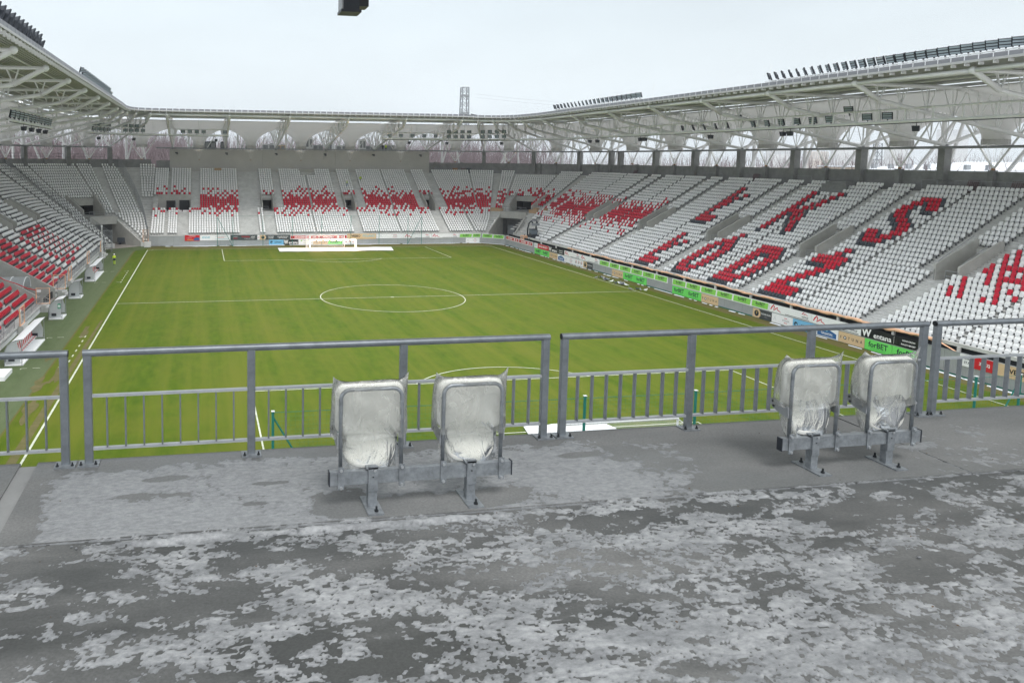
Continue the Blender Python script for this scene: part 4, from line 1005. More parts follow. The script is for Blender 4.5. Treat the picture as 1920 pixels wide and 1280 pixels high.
def cupboard(where, s0, s1, z0, z1, label, extra=''):
    f = min(.42, 1.25/abs(s1-s0))
    it = [('q', 'board_tan', [(-.5, -.5), (-.5+f*.8, -.5), (-.5+f, -.2), (-.5+f, .2), (-.5+f*.8, .5), (-.5, .5)]), ('d', 'ink_navy', -.5+f*.5, 0, .34), ('t', 'Y', 'ink_gold', -.5+f*.5, .05, .3, .2, .03), ('t', 'PUCHAR POLSKI', 'ink_white', (f-.0)/2+.0, .08, .18, (1-f)*.86*(.5 if extra else 1)), ('t', 'SEZON', 'ink_grey', f/2, -.2, .1, .3)]
    if extra: it[3] = ('t', 'PUCHAR\nPOLSKI', 'ink_white', -.13, 0, .55, .22); it[4] = ('t', 'ŁÓDZKI ZWIĄZEK\nPIŁKI NOŻNEJ', 'ink_white', .26, 0, .6, .42, .01)
    board(where, s0, s1, z0, z1, 'board_slate', label, it)
def syg(where, s0, s1, z0, z1, label):
    board(where, s0, s1, z0, z1, 'board_white', label, [('s', 'ink_grey', [(-.4, -.2), (-.34, .22), (-.28, -.2)], .02), ('t', 'CITROËN' if False else 'SYGUŁA', 'ink_grey', .18, .0, .2, .5, .02), ('q', 'ink_red', [(.1, .22), (.25, .22), (.25, .28), (.1, .28)]), ('q', 'ink_red', [(.1, -.28), (.25, -.28), (.25, -.22), (.1, -.22)])])
def zakop(where, s0, s1, label):
    board(where, s0, s1, .06, 1.06, 'board_white', label, [('q', 'board_navy', [(-.42, -.42), (.42, -.42), (.42, .05), (.0, .42), (-.42, .12)]), ('d', 'ink_blue', .0, .2, .1), ('t', 'Zakopiańska', 'ink_white', .0, -.1, .28, .76, .02), ('q', 'ink_white', [(-.2, -.28), (.3, -.28), (.3, -.26), (-.2, -.26)])])
def akademia(where, s0, s1, label):
    board(where, s0, s1, 1.17, 2.03, 'board_white', label, [('q', 'board_red', [(-.49, -.34), (.49, -.34), (.49, .34), (-.49, .34)]), ('t', 'AKADEMIA', 'ink_white', -.17, .0, .40, .58, .03), ('t', 'ŁKS', 'ink_white', .34, .0, .40, .24, .03), ('d', 'board_white', .18, 0, .3)])
# right wall, upper strip (far to near)
akademia('R', 53.6, 47.5, 'red and white academy board beside the far right corner tunnel'); akademia('R', 47.2, 41.1, 'red and white academy board in front of the dark loader')
board('R', 40.3, 34.3, 1.17, 2.03, 'board_white', 'red board with a white round crest left of a black board', [('d', 'ink_grey', -.39, 0, .38), ('d', 'board_white', -.39, 0, .34), ('t', 'ŁKS', 'ink_grey', -.39, 0, .3, .1), ('q', 'board_red', [(-.26, -.5), (.5, -.5), (.5, .5), (-.26, .5)]), ('t', 'DROGA MONETY', 'ink_white', .12, 0, .4, .68, .03)])
wentana('R', 34.28, 30.95, 1.17, 2.03, 'black board with white W lettering near the far right corner'); okna('R', 30.93, 28.5, 'small black two-line board left of the first red zigzag board')
mirbud('R', 28.4, 22.85, 'white board with red zigzag mark, farthest on the right wall'); mirbud('R', 22.8, 16.85, 'white board with red zigzag mark just before the six green panels')
g1 = [16.7, 13.85, 11.0, 7.9, 5.0, 2.1, -.85]; o1 = ['first', 'second', 'third', 'fourth', 'fifth', 'sixth']
for i in range(6): forbet_skew('R', g1[i], g1[i+1]+.02, '%s green betting panel from the far end of the group above the pigeons' % o1[i])
g2 = [-1.85, -4.74, -7.64, -10.57, -13.43, -16.46, -19.15]
for i in range(6): forbet_skew('R', g2[i], g2[i+1]+.02, '%s green betting panel from the left in the group nearer the camera' % o1[i])
mirbud('R', -19.2, -25.0, 'white board with red zigzag right of the nearer green panels'); mirbud('R', -25.05, -30.9, 'white board with red zigzag partly behind the foreground handrail')
wentana('R', -30.95, -34.4, 1.17, 2.03, 'large black board with white W lettering left of the railing post'); okna('R', -34.45, -37.1, 'black two-line board beside the foreground railing posts')
board('R', -40.35, -41.45, .98, 1.95, 'board_white', 'small white board seen between the right railing bars', [('t', 'IDEA', 'ink_navy', .1, .2, .2, .8, .02), ('t', 'ST.PL', 'ink_navy', .1, -.15, .2, .8, .02)])
board('R', -41.5, -43.15, 1.0, 1.95, 'board_red', 'red board seen between the right railing bars', [('t', 'ZAI ZJ', 'ink_white', .0, .0, .32, .92, .03)])
board('R', -43.2, -46.4, 1.0, 1.95, 'board_tan', 'sand coloured board at the right picture edge behind the railing', [('t', 'VESBO', 'board_black', .05, .08, .42, .7, .03)])
# right wall, lower strip
for s0, s1, lb in ((40.1, 37.0, 'far green betting board, left of a pair below the red crest board'), (36.95, 34.05, 'far green betting board, right of a pair below the red crest board'), (9.94, 6.92, 'lower green betting board right of a tan one by the halfway line'), (6.89, 3.96, 'lower green betting board left of bare wall by the halfway line'), (-1.93, -4.8, 'lower green betting board right after bare wall'), (-4.84, -7.8, 'lower green betting board left of a tan board'), (-31.4, -34.22, 'nearest full green betting board below the black W board'), (-34.27, -37.2, 'green betting board partly behind the right plastic seat cover')): forbet('R', s0, s1, lb)
for s0, s1, lb in ((34.0, 30.82, 'farthest tan lettered board on the right wall'), (13.0, 9.97, 'tan lettered board left of two green boards near halfway'), (-7.84, -10.95, 'tan lettered board between green board and bare grey wall'), (-28.45, -31.35, 'nearest tan lettered board beside the blue house-shaped logo')): fortuna('R', s0, s1, lb)
zakop('R', 30.8, 28.15, 'far white board with blue house-shaped logo'); zakop('R', -25.65, -28.4, 'near white board with blue house-shaped logo')
syg('R', 28.1, 24.86, .06, 1.06, 'white board with grey chevron right of the far blue logo'); syg('R', -19.66, -22.6, .06, 1.06, 'white board with grey chevron left of the light blue board')
board('R', 24.84, 21.78, .06, 1.06, 'board_white', 'white board with three small round marks', [('d', 'ink_red', -.3, .05, .26), ('d', 'board_white', -.32, .0, .24), ('t', '70', 'ink_navy', -.32, -.05, .3, .16), ('d', 'ink_red', 0, .05, .26), ('d', 'board_white', -.02, .0, .24), ('t', '70', 'ink_navy', -.02, -.05, .3, .16), ('d', 'ink_red', .3, .05, .26), ('d', 'board_white', .28, .0, .24), ('t', '70', 'ink_navy', .28, -.05, .3, .16)])
cupboard('R', 21.75, 18.8, .06, 1.06, 'far dark board with black cup emblem on tan'); cupboard('R', -16.77, -19.62, .06, 1.06, 'near dark board with black cup emblem on tan')
board('R', -22.64, -25.6, .06, 1.06, 'board_blue', 'light blue board just under the foreground handrail', [('d', 'ink_navy', -.36, 0, .24), ('d', 'board_blue', -.34, -.04, .12), ('t', 'REFINISH', 'ink_navy', .1, 0, .24, .62, .02)])
# corner and far wall
forbet_skew('C', .25, 2.65, 'green betting panel on the angled corner wall, left one'); forbet_skew('C', 2.75, 5.2, 'green betting panel on the angled corner wall, right one')
forbet_skew('F', 29.35, 32.2, 'far wall green betting panel, left of two'); forbet_skew('F', 32.25, 34.1, 'far wall green betting panel, right of two')
mirbud('F', 17.35, 23.25, 'far wall white board with red zigzag, left one'); mirbud('F', 23.3, 29.25, 'far wall white board with red zigzag, right one')
syg('F', 11.45, 17.3, 1.17, 2.1, 'long white far wall board right of the sand coloured one'); syg('F', 30.8, 33.85, .1, 1.1, 'lower white board under the far wall green panels')
board('F', 5.35, 11.4, 1.1, 2.2, 'board_tan', 'sand coloured board on the far wall right of the goal', [('t', 'VESBO', 'board_black', -.2, .08, .44, .38, .03), ('t', 'POLAND', 'ink_blue', .25, .08, .44, .42, .02), ('t', 'TAPICEROWANE  MEBLE', 'ink_gold', 0, -.34, .09, .8, 0)])
akademia('F', -6.3, -.5, 'red academy board behind the far goal, left one'); akademia('F', -.45, 5.3, 'red academy board behind the far goal, right one')
cupboard('F', -12.5, -6.4, 1.15, 2.1, 'long dark far wall board with cup emblem', 'x')
board('F', -18.3, -13.0, 1.15, 2.15, 'board_slate', 'dark far wall board with red and white car dealer lettering', [('t', 'DOBRZE MIEĆ', 'ink_white', -.32, .18, .14, .26), ('t', 'BLISKO', 'ink_red', -.32, -.16, .2, .16, .02), ('t', 'TOYOTA', 'ink_red', .06, .12, .3, .32, .03), ('t', 'ŁÓDŹ', 'ink_white', .34, .12, .3, .2, .03), ('t', 'AUTORYZOWANY DEALER', 'ink_white', .2, -.22, .12, .5)])
board('F', -12.98, -12.52, 1.15, 2.1, 'board_white', 'narrow white strip board left of the cup emblem board', [('t', 'X', 'ink_red', 0, 0, .3, .6)])
board('F', -24.3, -18.35, 1.1, 2.15, 'board_white', 'white far wall board with pale blue lettering', [('t', 'esse', 'ink_blue', -.3, .08, .42, .36, .01), ('q', 'ink_grey', [(0, .2), (.38, .2), (.38, .25), (0, .25)]), ('q', 'ink_red', [(.08, .02), (.3, .02), (.3, .08), (.08, .08)]), ('q', 'ink_blue', [(.0, -.28), (.44, -.28), (.44, -.22), (.0, -.22)])])
board('F', -27.25, -24.35, 1.05, 2.2, 'board_red', 'red far wall board with a dark car picture, leftmost', [('q', 'board_navy', [(.1, -.4), (.48, -.4), (.48, .02), (.3, .1), (.12, -.05)]), ('t', 'KOMUNIKACJA', 'ink_white', 0, .3, .16, .86, .03), ('t', 'WYNAJEM AUT', 'ink_white', -.2, -.05, .12, .5), ('q', 'ink_gold', [(-.35, -.36), (.08, -.36), (.08, -.28), (-.35, -.28)])])
board('F', -10.65, -7.7, .12, 1.12, 'board_blue', 'light blue board low on the far wall', [('d', 'ink_navy', -.32, 0, .26), ('d', 'board_blue', -.29, -.06, .13), ('t', 'REFINISH', 'ink_navy', .12, 0, .26, .6, .02)])
wentana('F', -7.68, -4.72, .12, 1.12, 'black board low on the far wall beside the light blue one')
board('F', -4.65, -1.7, .12, 1.12, 'board_white', 'white board with green dot seen through the far goal', [('d', 'board_green', -.3, .25, .14), ('t', 'SUPER DOM', 'ink_green', .05, .2, .14, .5), ('t', 'OKNA DRZWI', 'ink_green', 0, -.22, .12, .7)])
fortuna('F', -1.65, 1.38, 'tan lettered board seen through the far goal'); forbet('F', 1.4, 4.35, 'green betting board seen through the far goal')
board('F', 4.4, 7.4, .12, 1.12, 'board_white', 'white board with small round marks right of the far goal', [('t', '70   70   70', 'ink_red', 0, 0, .3, .8, .01)])
# orange netting bundled along the top of the right wall
m = MB(); pts = []
ys = frange(27.5, -38.5, 220)
for i, y in enumerate(ys):
    a = .085 + .035*math.sin(i*.5)+.035*math.sin(i*1.7+1) + (.05 if y < -26 else 0); z = 2.5 + .05*math.sin(i*.21) + .03*math.sin(i*.83); x = 38.14 + .05*math.sin(i*.37)
    ring = [(x + a*1.1*math.cos(t)+random.uniform(-.015, .015), y, z + a*math.sin(t)+random.uniform(-.02, .02)) for t in frange(0, 2*math.pi, 7)[:-1]]
    pts.append(ring)
for A, B in zip(pts, pts[1:]):
    for k in range(7): m.quad(A[k], A[(k+1) % 7], B[(k+1) % 7], B[k])
m.quad((38.1, -38.4, 2.5), (38.0, -38.2, 2.5), (37.9, -39.8, 2.05), (38.0, -40.0, 2.02))
tag(m.build('safety_netting', 'orange'), 'orange plastic netting rolled along the top of the right wall', 'netting')

# ================================================================== GOALS, NETS, COVER SHEETS
def goal(y, sg, label):
    g = thing('football_goal', label, 'goal', (0, y, 0)); r_ = .06
    for x in (-3.72, 3.72): MB().tube([(x, 0, 0), (x, 0, 2.5)], r_, 8).build('goal_post', 'white_steel', g, True)
    MB().tube([(-3.78, 0, 2.5), (3.78, 0, 2.5)], r_, 8).build('crossbar', 'white_steel', g, True)
    mb = MB()
    for x in (-3.72, 3.72): mb.tube([(x, sg*2.0, .03), (x, sg*2.0, 2.3)], .03, 5); mb.tube([(x, 0, 2.5), (x, sg*2.0, 2.3)], .02, 4); mb.tube([(x, 0, .04), (x, sg*2, .04)], .03, 4)
    mb.tube([(-3.72, sg*2, .04), (3.72, sg*2, .04)], .03, 4); mb.build('net_frame', 'white_steel', g)
    mb = MB(); t_ = .006
    for i in range(61): x = -3.7+7.4*i/60; mb.tube([(x, sg*.05, 2.48), (x, sg*2, 2.28), (x, sg*2, .05)], t_, 3, False)
    for j in range(19): z = .1+2.2*j/18; mb.tube([(-3.7, sg*.05, z), (-3.7, sg*2, z), (3.7, sg*2, z), (3.7, sg*.05, z)], t_, 3, False)
    tag(mb.build('net', 'board_white', g), kind='stuff'); return g
goal(52.5, 1, 'white goal at the far end standing behind the lighting rig'); goal(-52.5, -1, 'near white goal half hidden below the platform edge')
m = MB()
def sheet_patch(p, z, n=14):
    (a, b, c, d) = [np.array(q) for q in p]
    for i in range(n):
        for j in range(3):
            f = lambda u, v: tuple((a*(1-u)+b*u)*(1-v)+(d*(1-u)+c*u)*v) + (z+.03*math.sin(u*31)*math.sin(v*9+u*7)+.02*math.sin(u*17),)
            m.quad(f(i/n, j/3), f((i+1)/n, j/3), f((i+1)/n, (j+1)/3), f(i/n, (j+1)/3))
sheet_patch([(-9.6, 47.0), (12.3, 46.8), (13.2, 52.3), (-9.4, 52.6)], .1)
tag(m.build('ground_cover_sheet', 'sheet_white'), 'white frost cover spread on the grass in the far goal mouth', 'cover sheet')
m = MB(); sheet_patch([(-3.3, -47.7), (3.0, -47.7), (2.6, -45.9), (-3.0, -46.2)], .1, 8); sheet_patch([(-5.2, -52.0), (3.2, -51.6), (3.1, -48.0), (-5.0, -48.0)], .1, 8)
tag(m.build('ground_cover_sheet', 'sheet_white'), 'white cover sheet lying beside the near goal', 'cover sheet')
# lit grass-growing rig in front of the far goal
rig = thing('grow_light_rig', 'wheeled white frame with warm lamps lighting the far goal mouth', 'lighting rig', (.95, 49.6, 0)); W_ = 4.5
for x in (-W_, W_):
    MB().box(x-.14, x+.14, -.25, .25, .15, 2.0).build('side_column', 'white_steel', rig)
    MB().tube([(x-.12, -.1, .18), (x+.12, -.1, .18)], .18, 10).build('wheel', 'dark_metal', rig)
MB().box(-W_, W_, -.12, .12, 1.88, 2.08).build('top_beam', 'white_steel', rig)
MB().box(-W_, W_, .5, .62, 1.9, 2.02).build('lamp_beam', 'white_steel', rig)
for x in frange(-3.9, 3.9, 6): MB().box(x-.35, x+.35, -.2, .2, 1.76, 1.86).build('lamp', 'lit_warm', rig)
for i, x in enumerate(frange(-3.6, 3.6, 2)):
    ld = bpy.data.lights.new('grow_lamp', 'AREA'); ld.energy = 260; ld.color = (1.0, .62, .38); ld.shape = 'RECTANGLE'; ld.size = 2.4; ld.size_y = .5
    lo = bpy.data.objects.new('lamp_light', ld); COL.objects.link(lo); lo.parent = rig; lo.location = (x, 0, 1.74)
# green ball-stop net posts
def net_posts(y, xs, hgt, braced, label, sg):
    for i, x in enumerate(xs):
        e = thing('net_post', label[0] % label[1][i], 'post', (x, y, 0), label[2])
        MB().tube([(0, 0, 0), (0, 0, hgt)], .07 if y < 0 else .05, 6).build('pole', 'green_post', e); MB().box(-.08, .08, -.08, .08, hgt, hgt+.03).build('cap', 'board_white', e)
        if x in braced: MB().tube([(0, 0, hgt-.25), (braced[x], 0, 0)], .045, 5).build('brace', 'green_post', e)
NO = ['first', 'second', 'third', 'fourth', 'fifth', 'sixth', 'seventh', 'eighth', 'ninth']
net_posts(57.35, [-20.9, -17.85, -11.9, -6, 0, 6, 11.9, 18, 20.95], 6.0, {-20.9: 3.0, 20.95: -3.0}, ('thin green net post in front of the far stand, %s from the left', NO, 'far net posts'), 1)
net_posts(-57.0, [-20.5, -17.4, -11, -4.72, 1.49, 7.7, 13.3, 18.9, 21.9], 5.7, {-20.5: 3.2, 21.9: -3.0}, ('green net post behind the near goal, %s from the left', NO, 'near net posts'), -1)
for y, x0, x1, zt, lb in ((57.35, -20.9, 20.95, 6, 'far'), (-57.0, -20.5, 21.9, 5.65, 'near')):
    m = MB()
    for z in frange(0.1, zt, 26): m.tube([(x0, y, z), ((x0+x1)/2, y, z-.03), (x1, y, z)], .003, 3, False)
    for x in frange(x0, x1, 200): m.tube([(x, y, .05), (x, y, zt)], .0025, 3, False)
    m.tube([(x0, y, zt), ((x0+x1)/2, y, zt-.1), (x1, y, zt)], .012, 4, False)
    tag(m.build('ball_stop_net', 'green_post'), 'fine green ball-stop net behind the %s goal' % lb, 'net')
# ================================================================== DUGOUTS on the left touchline
def dugout(y0, y1, label, seats=True, cross=False, emblem=False):
    e = thing('team_dugout', label, 'dugout', (-39.3, (y0+y1)/2, 0)); L = (y1-y0)/2
    prof = [(-.75, 0.9), (-.7, 1.35), (-.5, 1.75), (-.2, 2.02), (.2, 2.16), (.75, 2.25)]    # x (towards pitch +), z
    mb = MB()
    for (a, za), (b, zb) in zip(prof, prof[1:]): mb.quad((a, -L, za), (a, L, za), (b, L, zb), (b, -L, zb))
    mb.build('roof_shell', 'board_white' if cross else 'sheet_metal' if emblem else 'board_white', e, True)
    for s_ in (-1, 1):
        MB().tube([(x, s_*L, z) for x, z in prof], .035, 5).build('roof_hoop', 'steel_grey', e)
        mb = MB(); mb.poly([(-.75, s_*L, .35), (.5, s_*L, .35), (.55, s_*L, 1.15)] + [(x, s_*L, z) for x, z in reversed(prof[:5])]) ; mb.build('side_panel', 'perspex', e)
        mb = MB(); mb.tube([(-.75, s_*L, 0), (-.75, s_*L, .95)], .035, 5); mb.tube([(.62, s_*L, 0), (.62, s_*L, 2.2)], .035, 5); mb.tube([(-.75, s_*L, .3), (.62, s_*L, .3)], .03, 5); mb.tube([(-.75, s_*L, .03), (.62, s_*L, .03)], .03, 5); mb.build('side_frame', 'steel_grey', e)
        MB().box(-.45, .05, s_*L-.02, s_*L+.02, .42, .72).build('battery_box', 'dark_metal', e)
    MB().box(-.78, .7, -L, L, .02, .14).build('floor_plate', 'board_white', e)
    MB().box(-.72, -.66, -L, L, .2, 1.4).build('back_panel', 'board_white', e)
    n_ = max(2, int(2*L/.62))
    sm = MB(); sm.mi = 0; sm.hexa([(-.22, -.24, .36), (.22, -.24, .36), (.22, .24, .36), (-.22, .24, .36), (-.2, -.22, .46), (.22, -.22, .43), (.22, .22, .43), (-.2, .22, .46)]); sm.hexa([(-.28, -.22, .42), (-.18, -.22, .42), (-.18, .22, .42), (-.28, .22, .42), (-.38, -.2, 1.1), (-.28, -.2, 1.1), (-.28, .2, 1.1), (-.38, .2, 1.1)])
    sm.mi = 1; sm.hexa([(.06, -.25, .45), (.23, -.25, .445), (.23, -.02, .445), (.06, -.02, .45), (.06, -.25, .475), (.23, -.25, .47), (.23, -.02, .47), (.06, -.02, .475)]); sm.hexa([(-.19, -.06, .46), (-.16, -.06, .46), (-.16, .2, .46), (-.19, .2, .46), (-.28, -.06, 1.08), (-.26, -.06, 1.08), (-.26, .2, 1.08), (-.28, .2, 1.08)])
    me = sm.mesh('bench_seat', ['board_white', 'board_red'])
    for i in range(n_): ob('bench_seat', me, e, (-.25, -L+.35+(2*L-.7)*i/(n_-1), .05))
    if cross:
        MB().box(.2, .5, -L-.03, -L-.01, 1.2, 1.75).build('first_aid_sign', 'sign_green', e)
        mb = MB(); mb.box(.23, .47, -L-.05, -L-.035, 1.43, 1.53); mb.box(.31, .39, -L-.052, -L-.037, 1.3, 1.66); mb.build('white_cross', 'ink_white', e)
    return e
dugout(-26.3, -17.4, 'long white dugout with red striped seats, nearest the camera on the left'); dugout(-8.2, -5.9, 'small dugout with a green first aid cross sign', cross=True)
dugout(3.9, 5.9, 'small grey roofed dugout beyond the first aid shelter', emblem=True); dugout(16.7, 25.8, 'long grey ended dugout farthest along the left touchline')
m = MB(); m.box(-40.6, -39.0, -30.6, -28.2, .0, .35); tag(m.build('white_platform', 'board_white'), 'low white platform edge at the left picture border', 'platform')
# stair blocks and orange fenced gates along the left stand
GY = [(-13.8, 1.6, 'nearest the camera'), (-3.2, .5, 'at the near wall of the players tunnel'), (6.6, .5, 'at the far wall of the players tunnel'), (13.6, 1.8, 'beyond the tunnel beside the small dugout'), (29.8, 1.8, 'behind the far long dugout'), (45.2, 1.8, 'beside the flagpole at the far end')]
for y, w_, lb in GY:
    e = thing('concrete_steps', 'pale concrete step block below the left stand ' + lb, 'steps', (-41.0, y, 0))
    for i in range(3): MB().box(-.7-.0, .55-.35*i, -.9, .9, .02+.27*i, .28+.27*i).build('step', 'concrete', e)
    g = thing('safety_gate', 'orange framed mesh gate at the stand front ' + lb, 'gate', (-41.6, y, .85)); a = w_/2 if w_ > 1 else .12; b = 0 if w_ > 1 else .6
    def P_(u, z): return (b*(u)*1.2 if b else .15, a*u*1.15 if not b else 0, z)
    MB().tube([P_(-1, 0), P_(1, 0), P_(1, 1.75), P_(-1, 1.75), P_(-1, 0)], .07, 4).build('gate_frame', 'orange', g)
    mb = MB()
    for u in frange(-1, 1, 6): mb.tube([P_(u, 0), P_(u, 1.75)], .012, 3, False)
    for z in frange(0, 1.75, 6): mb.tube([P_(-1, z), P_(1, z)], .012, 3, False)
    mb.tube([P_(-1, .3), P_(.1, .9), P_(1, .4)], .03, 4, False); mb.build('mesh_infill', 'concrete_wall', g)
    mb = MB(); mb.obox(P_(-.6, 1.45), (0, 1, 0) if not b else (1, 0, 0), (1, 0, 0) if not b else (0, 1, 0), (0, 0, 1), .22, .02, .14); mb.build('sign_plate', 'board_white', g)
# flagpole and fence structures near the left tunnel
fp = thing('flagpole', 'white flagpole standing at the end of the left stand', 'flagpole', (-40.9, 42.0, 0)); MB().tube([(0, 0, 0), (0, 0, 5.4)], .09, 8, True, .06).build('pole', 'white_steel', fp); MB().box(-.12, .12, -.12, .12, 5.4, 5.7).build('cap', 'board_white', fp); MB().box(-.5, .5, -.5, .5, 0, .25).build('base', 'concrete', fp)
def fence_run(label, pts, h, step, mesh=True):
    e = thing('segregation_fence', label, 'fence', pts[0]); off = Matrix.Translation(-Vector(e.location))
    def c_(mb, nm, st=False):
        o = mb.build(nm, 'steel_grey', e); o.matrix_parent_inverse = off
        if st: tag(o, kind='stuff')
    for a, b in zip(pts, pts[1:]):
        a = np.array(a); b = np.array(b); L = np.linalg.norm(b-a); n_ = max(1, int(L/step))
        for i in range(n_): p = a+(b-a)*i/n_; c_(MB().tube([p, p+np.array([0, 0, h])], .05, 5), 'fence_post')
        mb = MB()
        for k in range(9): z = np.array([0, 0, h*k/8]); mb.tube([a+z, b+z], .018 if k % 4 else .035, 4, False)
        for i in range(int(L/.22)): p = a+(b-a)*i/(L/.22); mb.tube([p, p+np.array([0, 0, h])], .011, 3, False)
        c_(mb, 'wire_mesh', True)
    return e
def cl3(a, k): return at_st(st_cl(a), prof_left(k)[3], prof_left(k)[2])
fence_run('tall wire fence climbing between the left corner block and the far stand', [(-34.3, 58.3, 1.6)] + [cl3(92.5+k*.42, k) for k in (2, 6, 10, 14, 18, 22, 26, 29)] + [at_st(st_cl(107), 24.5, 15.5)], 2.3, 2.2)
fence_run('tall wire fence climbing between the left stand and the corner block', [cl3(146+k*.33, k) for k in (0, 4, 8, 12, 16, 20, 24, 29)], 2.3, 2.2)
m = thing('scaffold_stair', 'open steel stair tower at the tunnel mouth in the far left corner', 'stair', (-41.0, 50.5, 0))
for x in (-.7, .7):
    for y in (-.7, .9): MB().tube([(x, y, 0), (x, y, 4.0)], .05, 5).build('upright', 'galvanised', m)
for z in (.9, 1.9, 2.9, 3.9):
    mb = MB(); mb.tube([(-.7, -.7, z), (.7, -.7, z), (.7, .9, z), (-.7, .9, z), (-.7, -.7, z)], .03, 4); mb.tube([(-.7, -.7, z-.9), (.7, -.7, z)], .025, 4); mb.build('brace', 'galvanised', m)
MB().box(-.65, .65, -.6, .8, .8, .88).build('landing', 'concrete', m)
og = thing('safety_gate', 'orange gate on steps at the left end of the far wall', 'gate', (-34.8, 58.6, .9)); MB().tube([(-.5, 0, 0), (.5, 0, 0), (.5, 0, 2.4), (-.5, 0, 2.4), (-.5, 0, 0)], .07, 4).build('gate_frame', 'orange', og)
mb = MB()
for z in frange(0, 2.4, 8): mb.tube([(-.5, 0, z), (.5, 0, z)], .02, 3, False)
for x in frange(-.5, .5, 4): mb.tube([(x, 0, 0), (x, 0, 2.4)], .02, 3, False)
mb.build('mesh_infill', 'cardboard', og)
st_ = thing('concrete_steps', 'pale steps leading down from the far stand beside its wall', 'steps', (-34.3, 57.6, 0))
for i in range(5): MB().box(-.7, .6, -.2-.28*(4-i)+.6, .7, .02+.2*i, .2+.2*i).build('step', 'concrete', st_)
tr = thing('handcart', 'small dark handcart parked inside the left tunnel', 'cart', (-39.5, 62.6, 0)); MB().box(-1.1, 1.1, -.4, .4, .45, 1.35).build('tray', 'seat_dark', tr); MB().tube([(1.1, 0, .7), (1.9, 0, .35)], .06, 5).build('drawbar', 'dark_metal', tr)
for x in (-.6, .6): MB().tube([(x, -.5, .3), (x, .5, .3)], .3, 10).build('wheel', 'dark_metal', tr)
# red tape across the left tunnel
m = MB(); tp = [(-52.5, -3.2, 8.2), (-50.2, -2.8, 6.3), (-47, -2.4, 4.2), (-44.6, -2.2, 3.0), (-42.3, -2.3, 2.2)]
for a, b in zip(tp, tp[1:]): m.tube([a, tuple((np.array(a)+np.array(b))/2-np.array([0, 0, .15])), b], .05, 4, False)
tag(m.build('barrier_tape', 'board_red'), 'red tape strung beside the white tunnel canopy', 'tape')
# mobile loader standing behind the right corner wall
ld = thing('mini_loader', 'dark grey mini loader with raised arms behind the far right corner wall', 'loader', (39.2, 43.6, 1.7))
MB().box(-.8, .8, -.75, .75, .35, 1.5).build('chassis', 'dark_metal', ld); MB().box(-.62, .62, -.4, .55, 1.5, 2.6).build('cab', 'dark_metal', ld); MB().box(-.66, .66, -.42, -.40, 1.6, 2.45).build('window', 'pane', ld); MB().box(-.64, -.625, -.3, .45, 1.7, 2.45).build('window', 'pane', ld)
for s_ in (-.85, .85): MB().tube([(s_, .7, 1.2), (s_, .75, 2.6), (s_*.9, .35, 3.7), (s_*.6, -.2, 4.2), (s_*.55, -.7, 3.6)], .14, 6).build('lift_arm', 'dark_metal', ld, True)
MB().tube([(-.6, -.2, 4.2), (.6, -.2, 4.2)], .12, 6).build('cross_tube', 'steel_grey', ld); MB().box(-.7, .7, -1.1, -.6, 3.3, 3.75).build('attachment', 'steel_grey', ld)
for x in (-.95, .95):
    for y in (-.5, .5): MB().tube([(x-.14, y, .4), (x+.14, y, .4)], .4, 12).build('wheel', 'board_black', ld)
mx_ = thing('generator', 'small orange generator beside the dark loader', 'generator', (38.9, 46.9, 1.75)); MB().box(-.5, .5, -.75, .75, .1, .95).build('housing', 'orange', mx_); MB().box(-.52, -.505, -.3, .35, .35, .75).build('panel', 'steel_grey', mx_); MB().tube([(0, 0, .95), (0, 0, 1.15)], .08, 8).build('exhaust', 'dark_metal', mx_)
# cartons left on the corner walkway and pallets on the top walkway
for i, (a, k, w_, lb) in enumerate(((64, 10.2, .8, 'left of the corner vomitory, upper'), (61, 10.0, 1.2, 'left of the corner vomitory, lower'), (56, 10.0, 1.0, 'touching the left vomitory wall'), (22, 10.2, 1.2, 'right of the corner vomitory, lower'), (17, 10.0, 1.4, 'farther right of the corner vomitory'), (20, 11.6, 1.0, 'on top right of the corner vomitory'), (6, 11, 1.0, 'among the red seats by the corner aisle'))):
    p = at_st(st_cr(a), prof_main(int(k))[3], prof_main(int(k))[2]); e = thing('carton', 'brown cardboard carton ' + lb, 'carton', p, None, R(a-90)); MB().box(-w_/2, w_/2, -.4, .4, .01, .75).build('box_body', 'cardboard', e); MB().box(-w_/2-.005, w_/2+.005, -.03, .03, .751, .76).build('tape', 'timber', e)
def pallet(p, rz, label):
    e = thing('pallet', label, 'pallet', p, None, rz)
    for i in range(6): MB().hexa([(-.6+.22*i, 0, .05), (-.48+.22*i, 0, .05), (-.48+.22*i, .05, .05), (-.6+.22*i, .05, .05), (-.6+.22*i, .45, 1.5), (-.48+.22*i, .45, 1.5), (-.48+.22*i, .5, 1.5), (-.6+.22*i, .5, 1.5)]).build('slat', 'bark', e)
    for z in (.2, .8, 1.4): MB().hexa([(-.6, .05+.3*z, z-.05), (.62, .05+.3*z, z-.05), (.62, .15+.3*z, z-.05), (-.6, .15+.3*z, z-.05), (-.6, .08+.3*z, z+.05), (.62, .08+.3*z, z+.05), (.62, .18+.3*z, z+.05), (-.6, .18+.3*z, z+.05)]).build('bearer', 'bark', e)
pallet((61.4, -20.6, 14.2), R(-90), 'wooden pallet leaning on the parapet, left of two at the top right'); pallet((61.4, -25.3, 14.2), R(-90), 'wooden pallet leaning on the parapet, right of two at the top right'); pallet((61.4, 13.0, 14.2), R(-90), 'small dark pallet stack behind the top row of the right stand'); pallet((61.3, 46, 14.2), R(-90), 'reddish pallet leaning on the parapet near the far right corner')
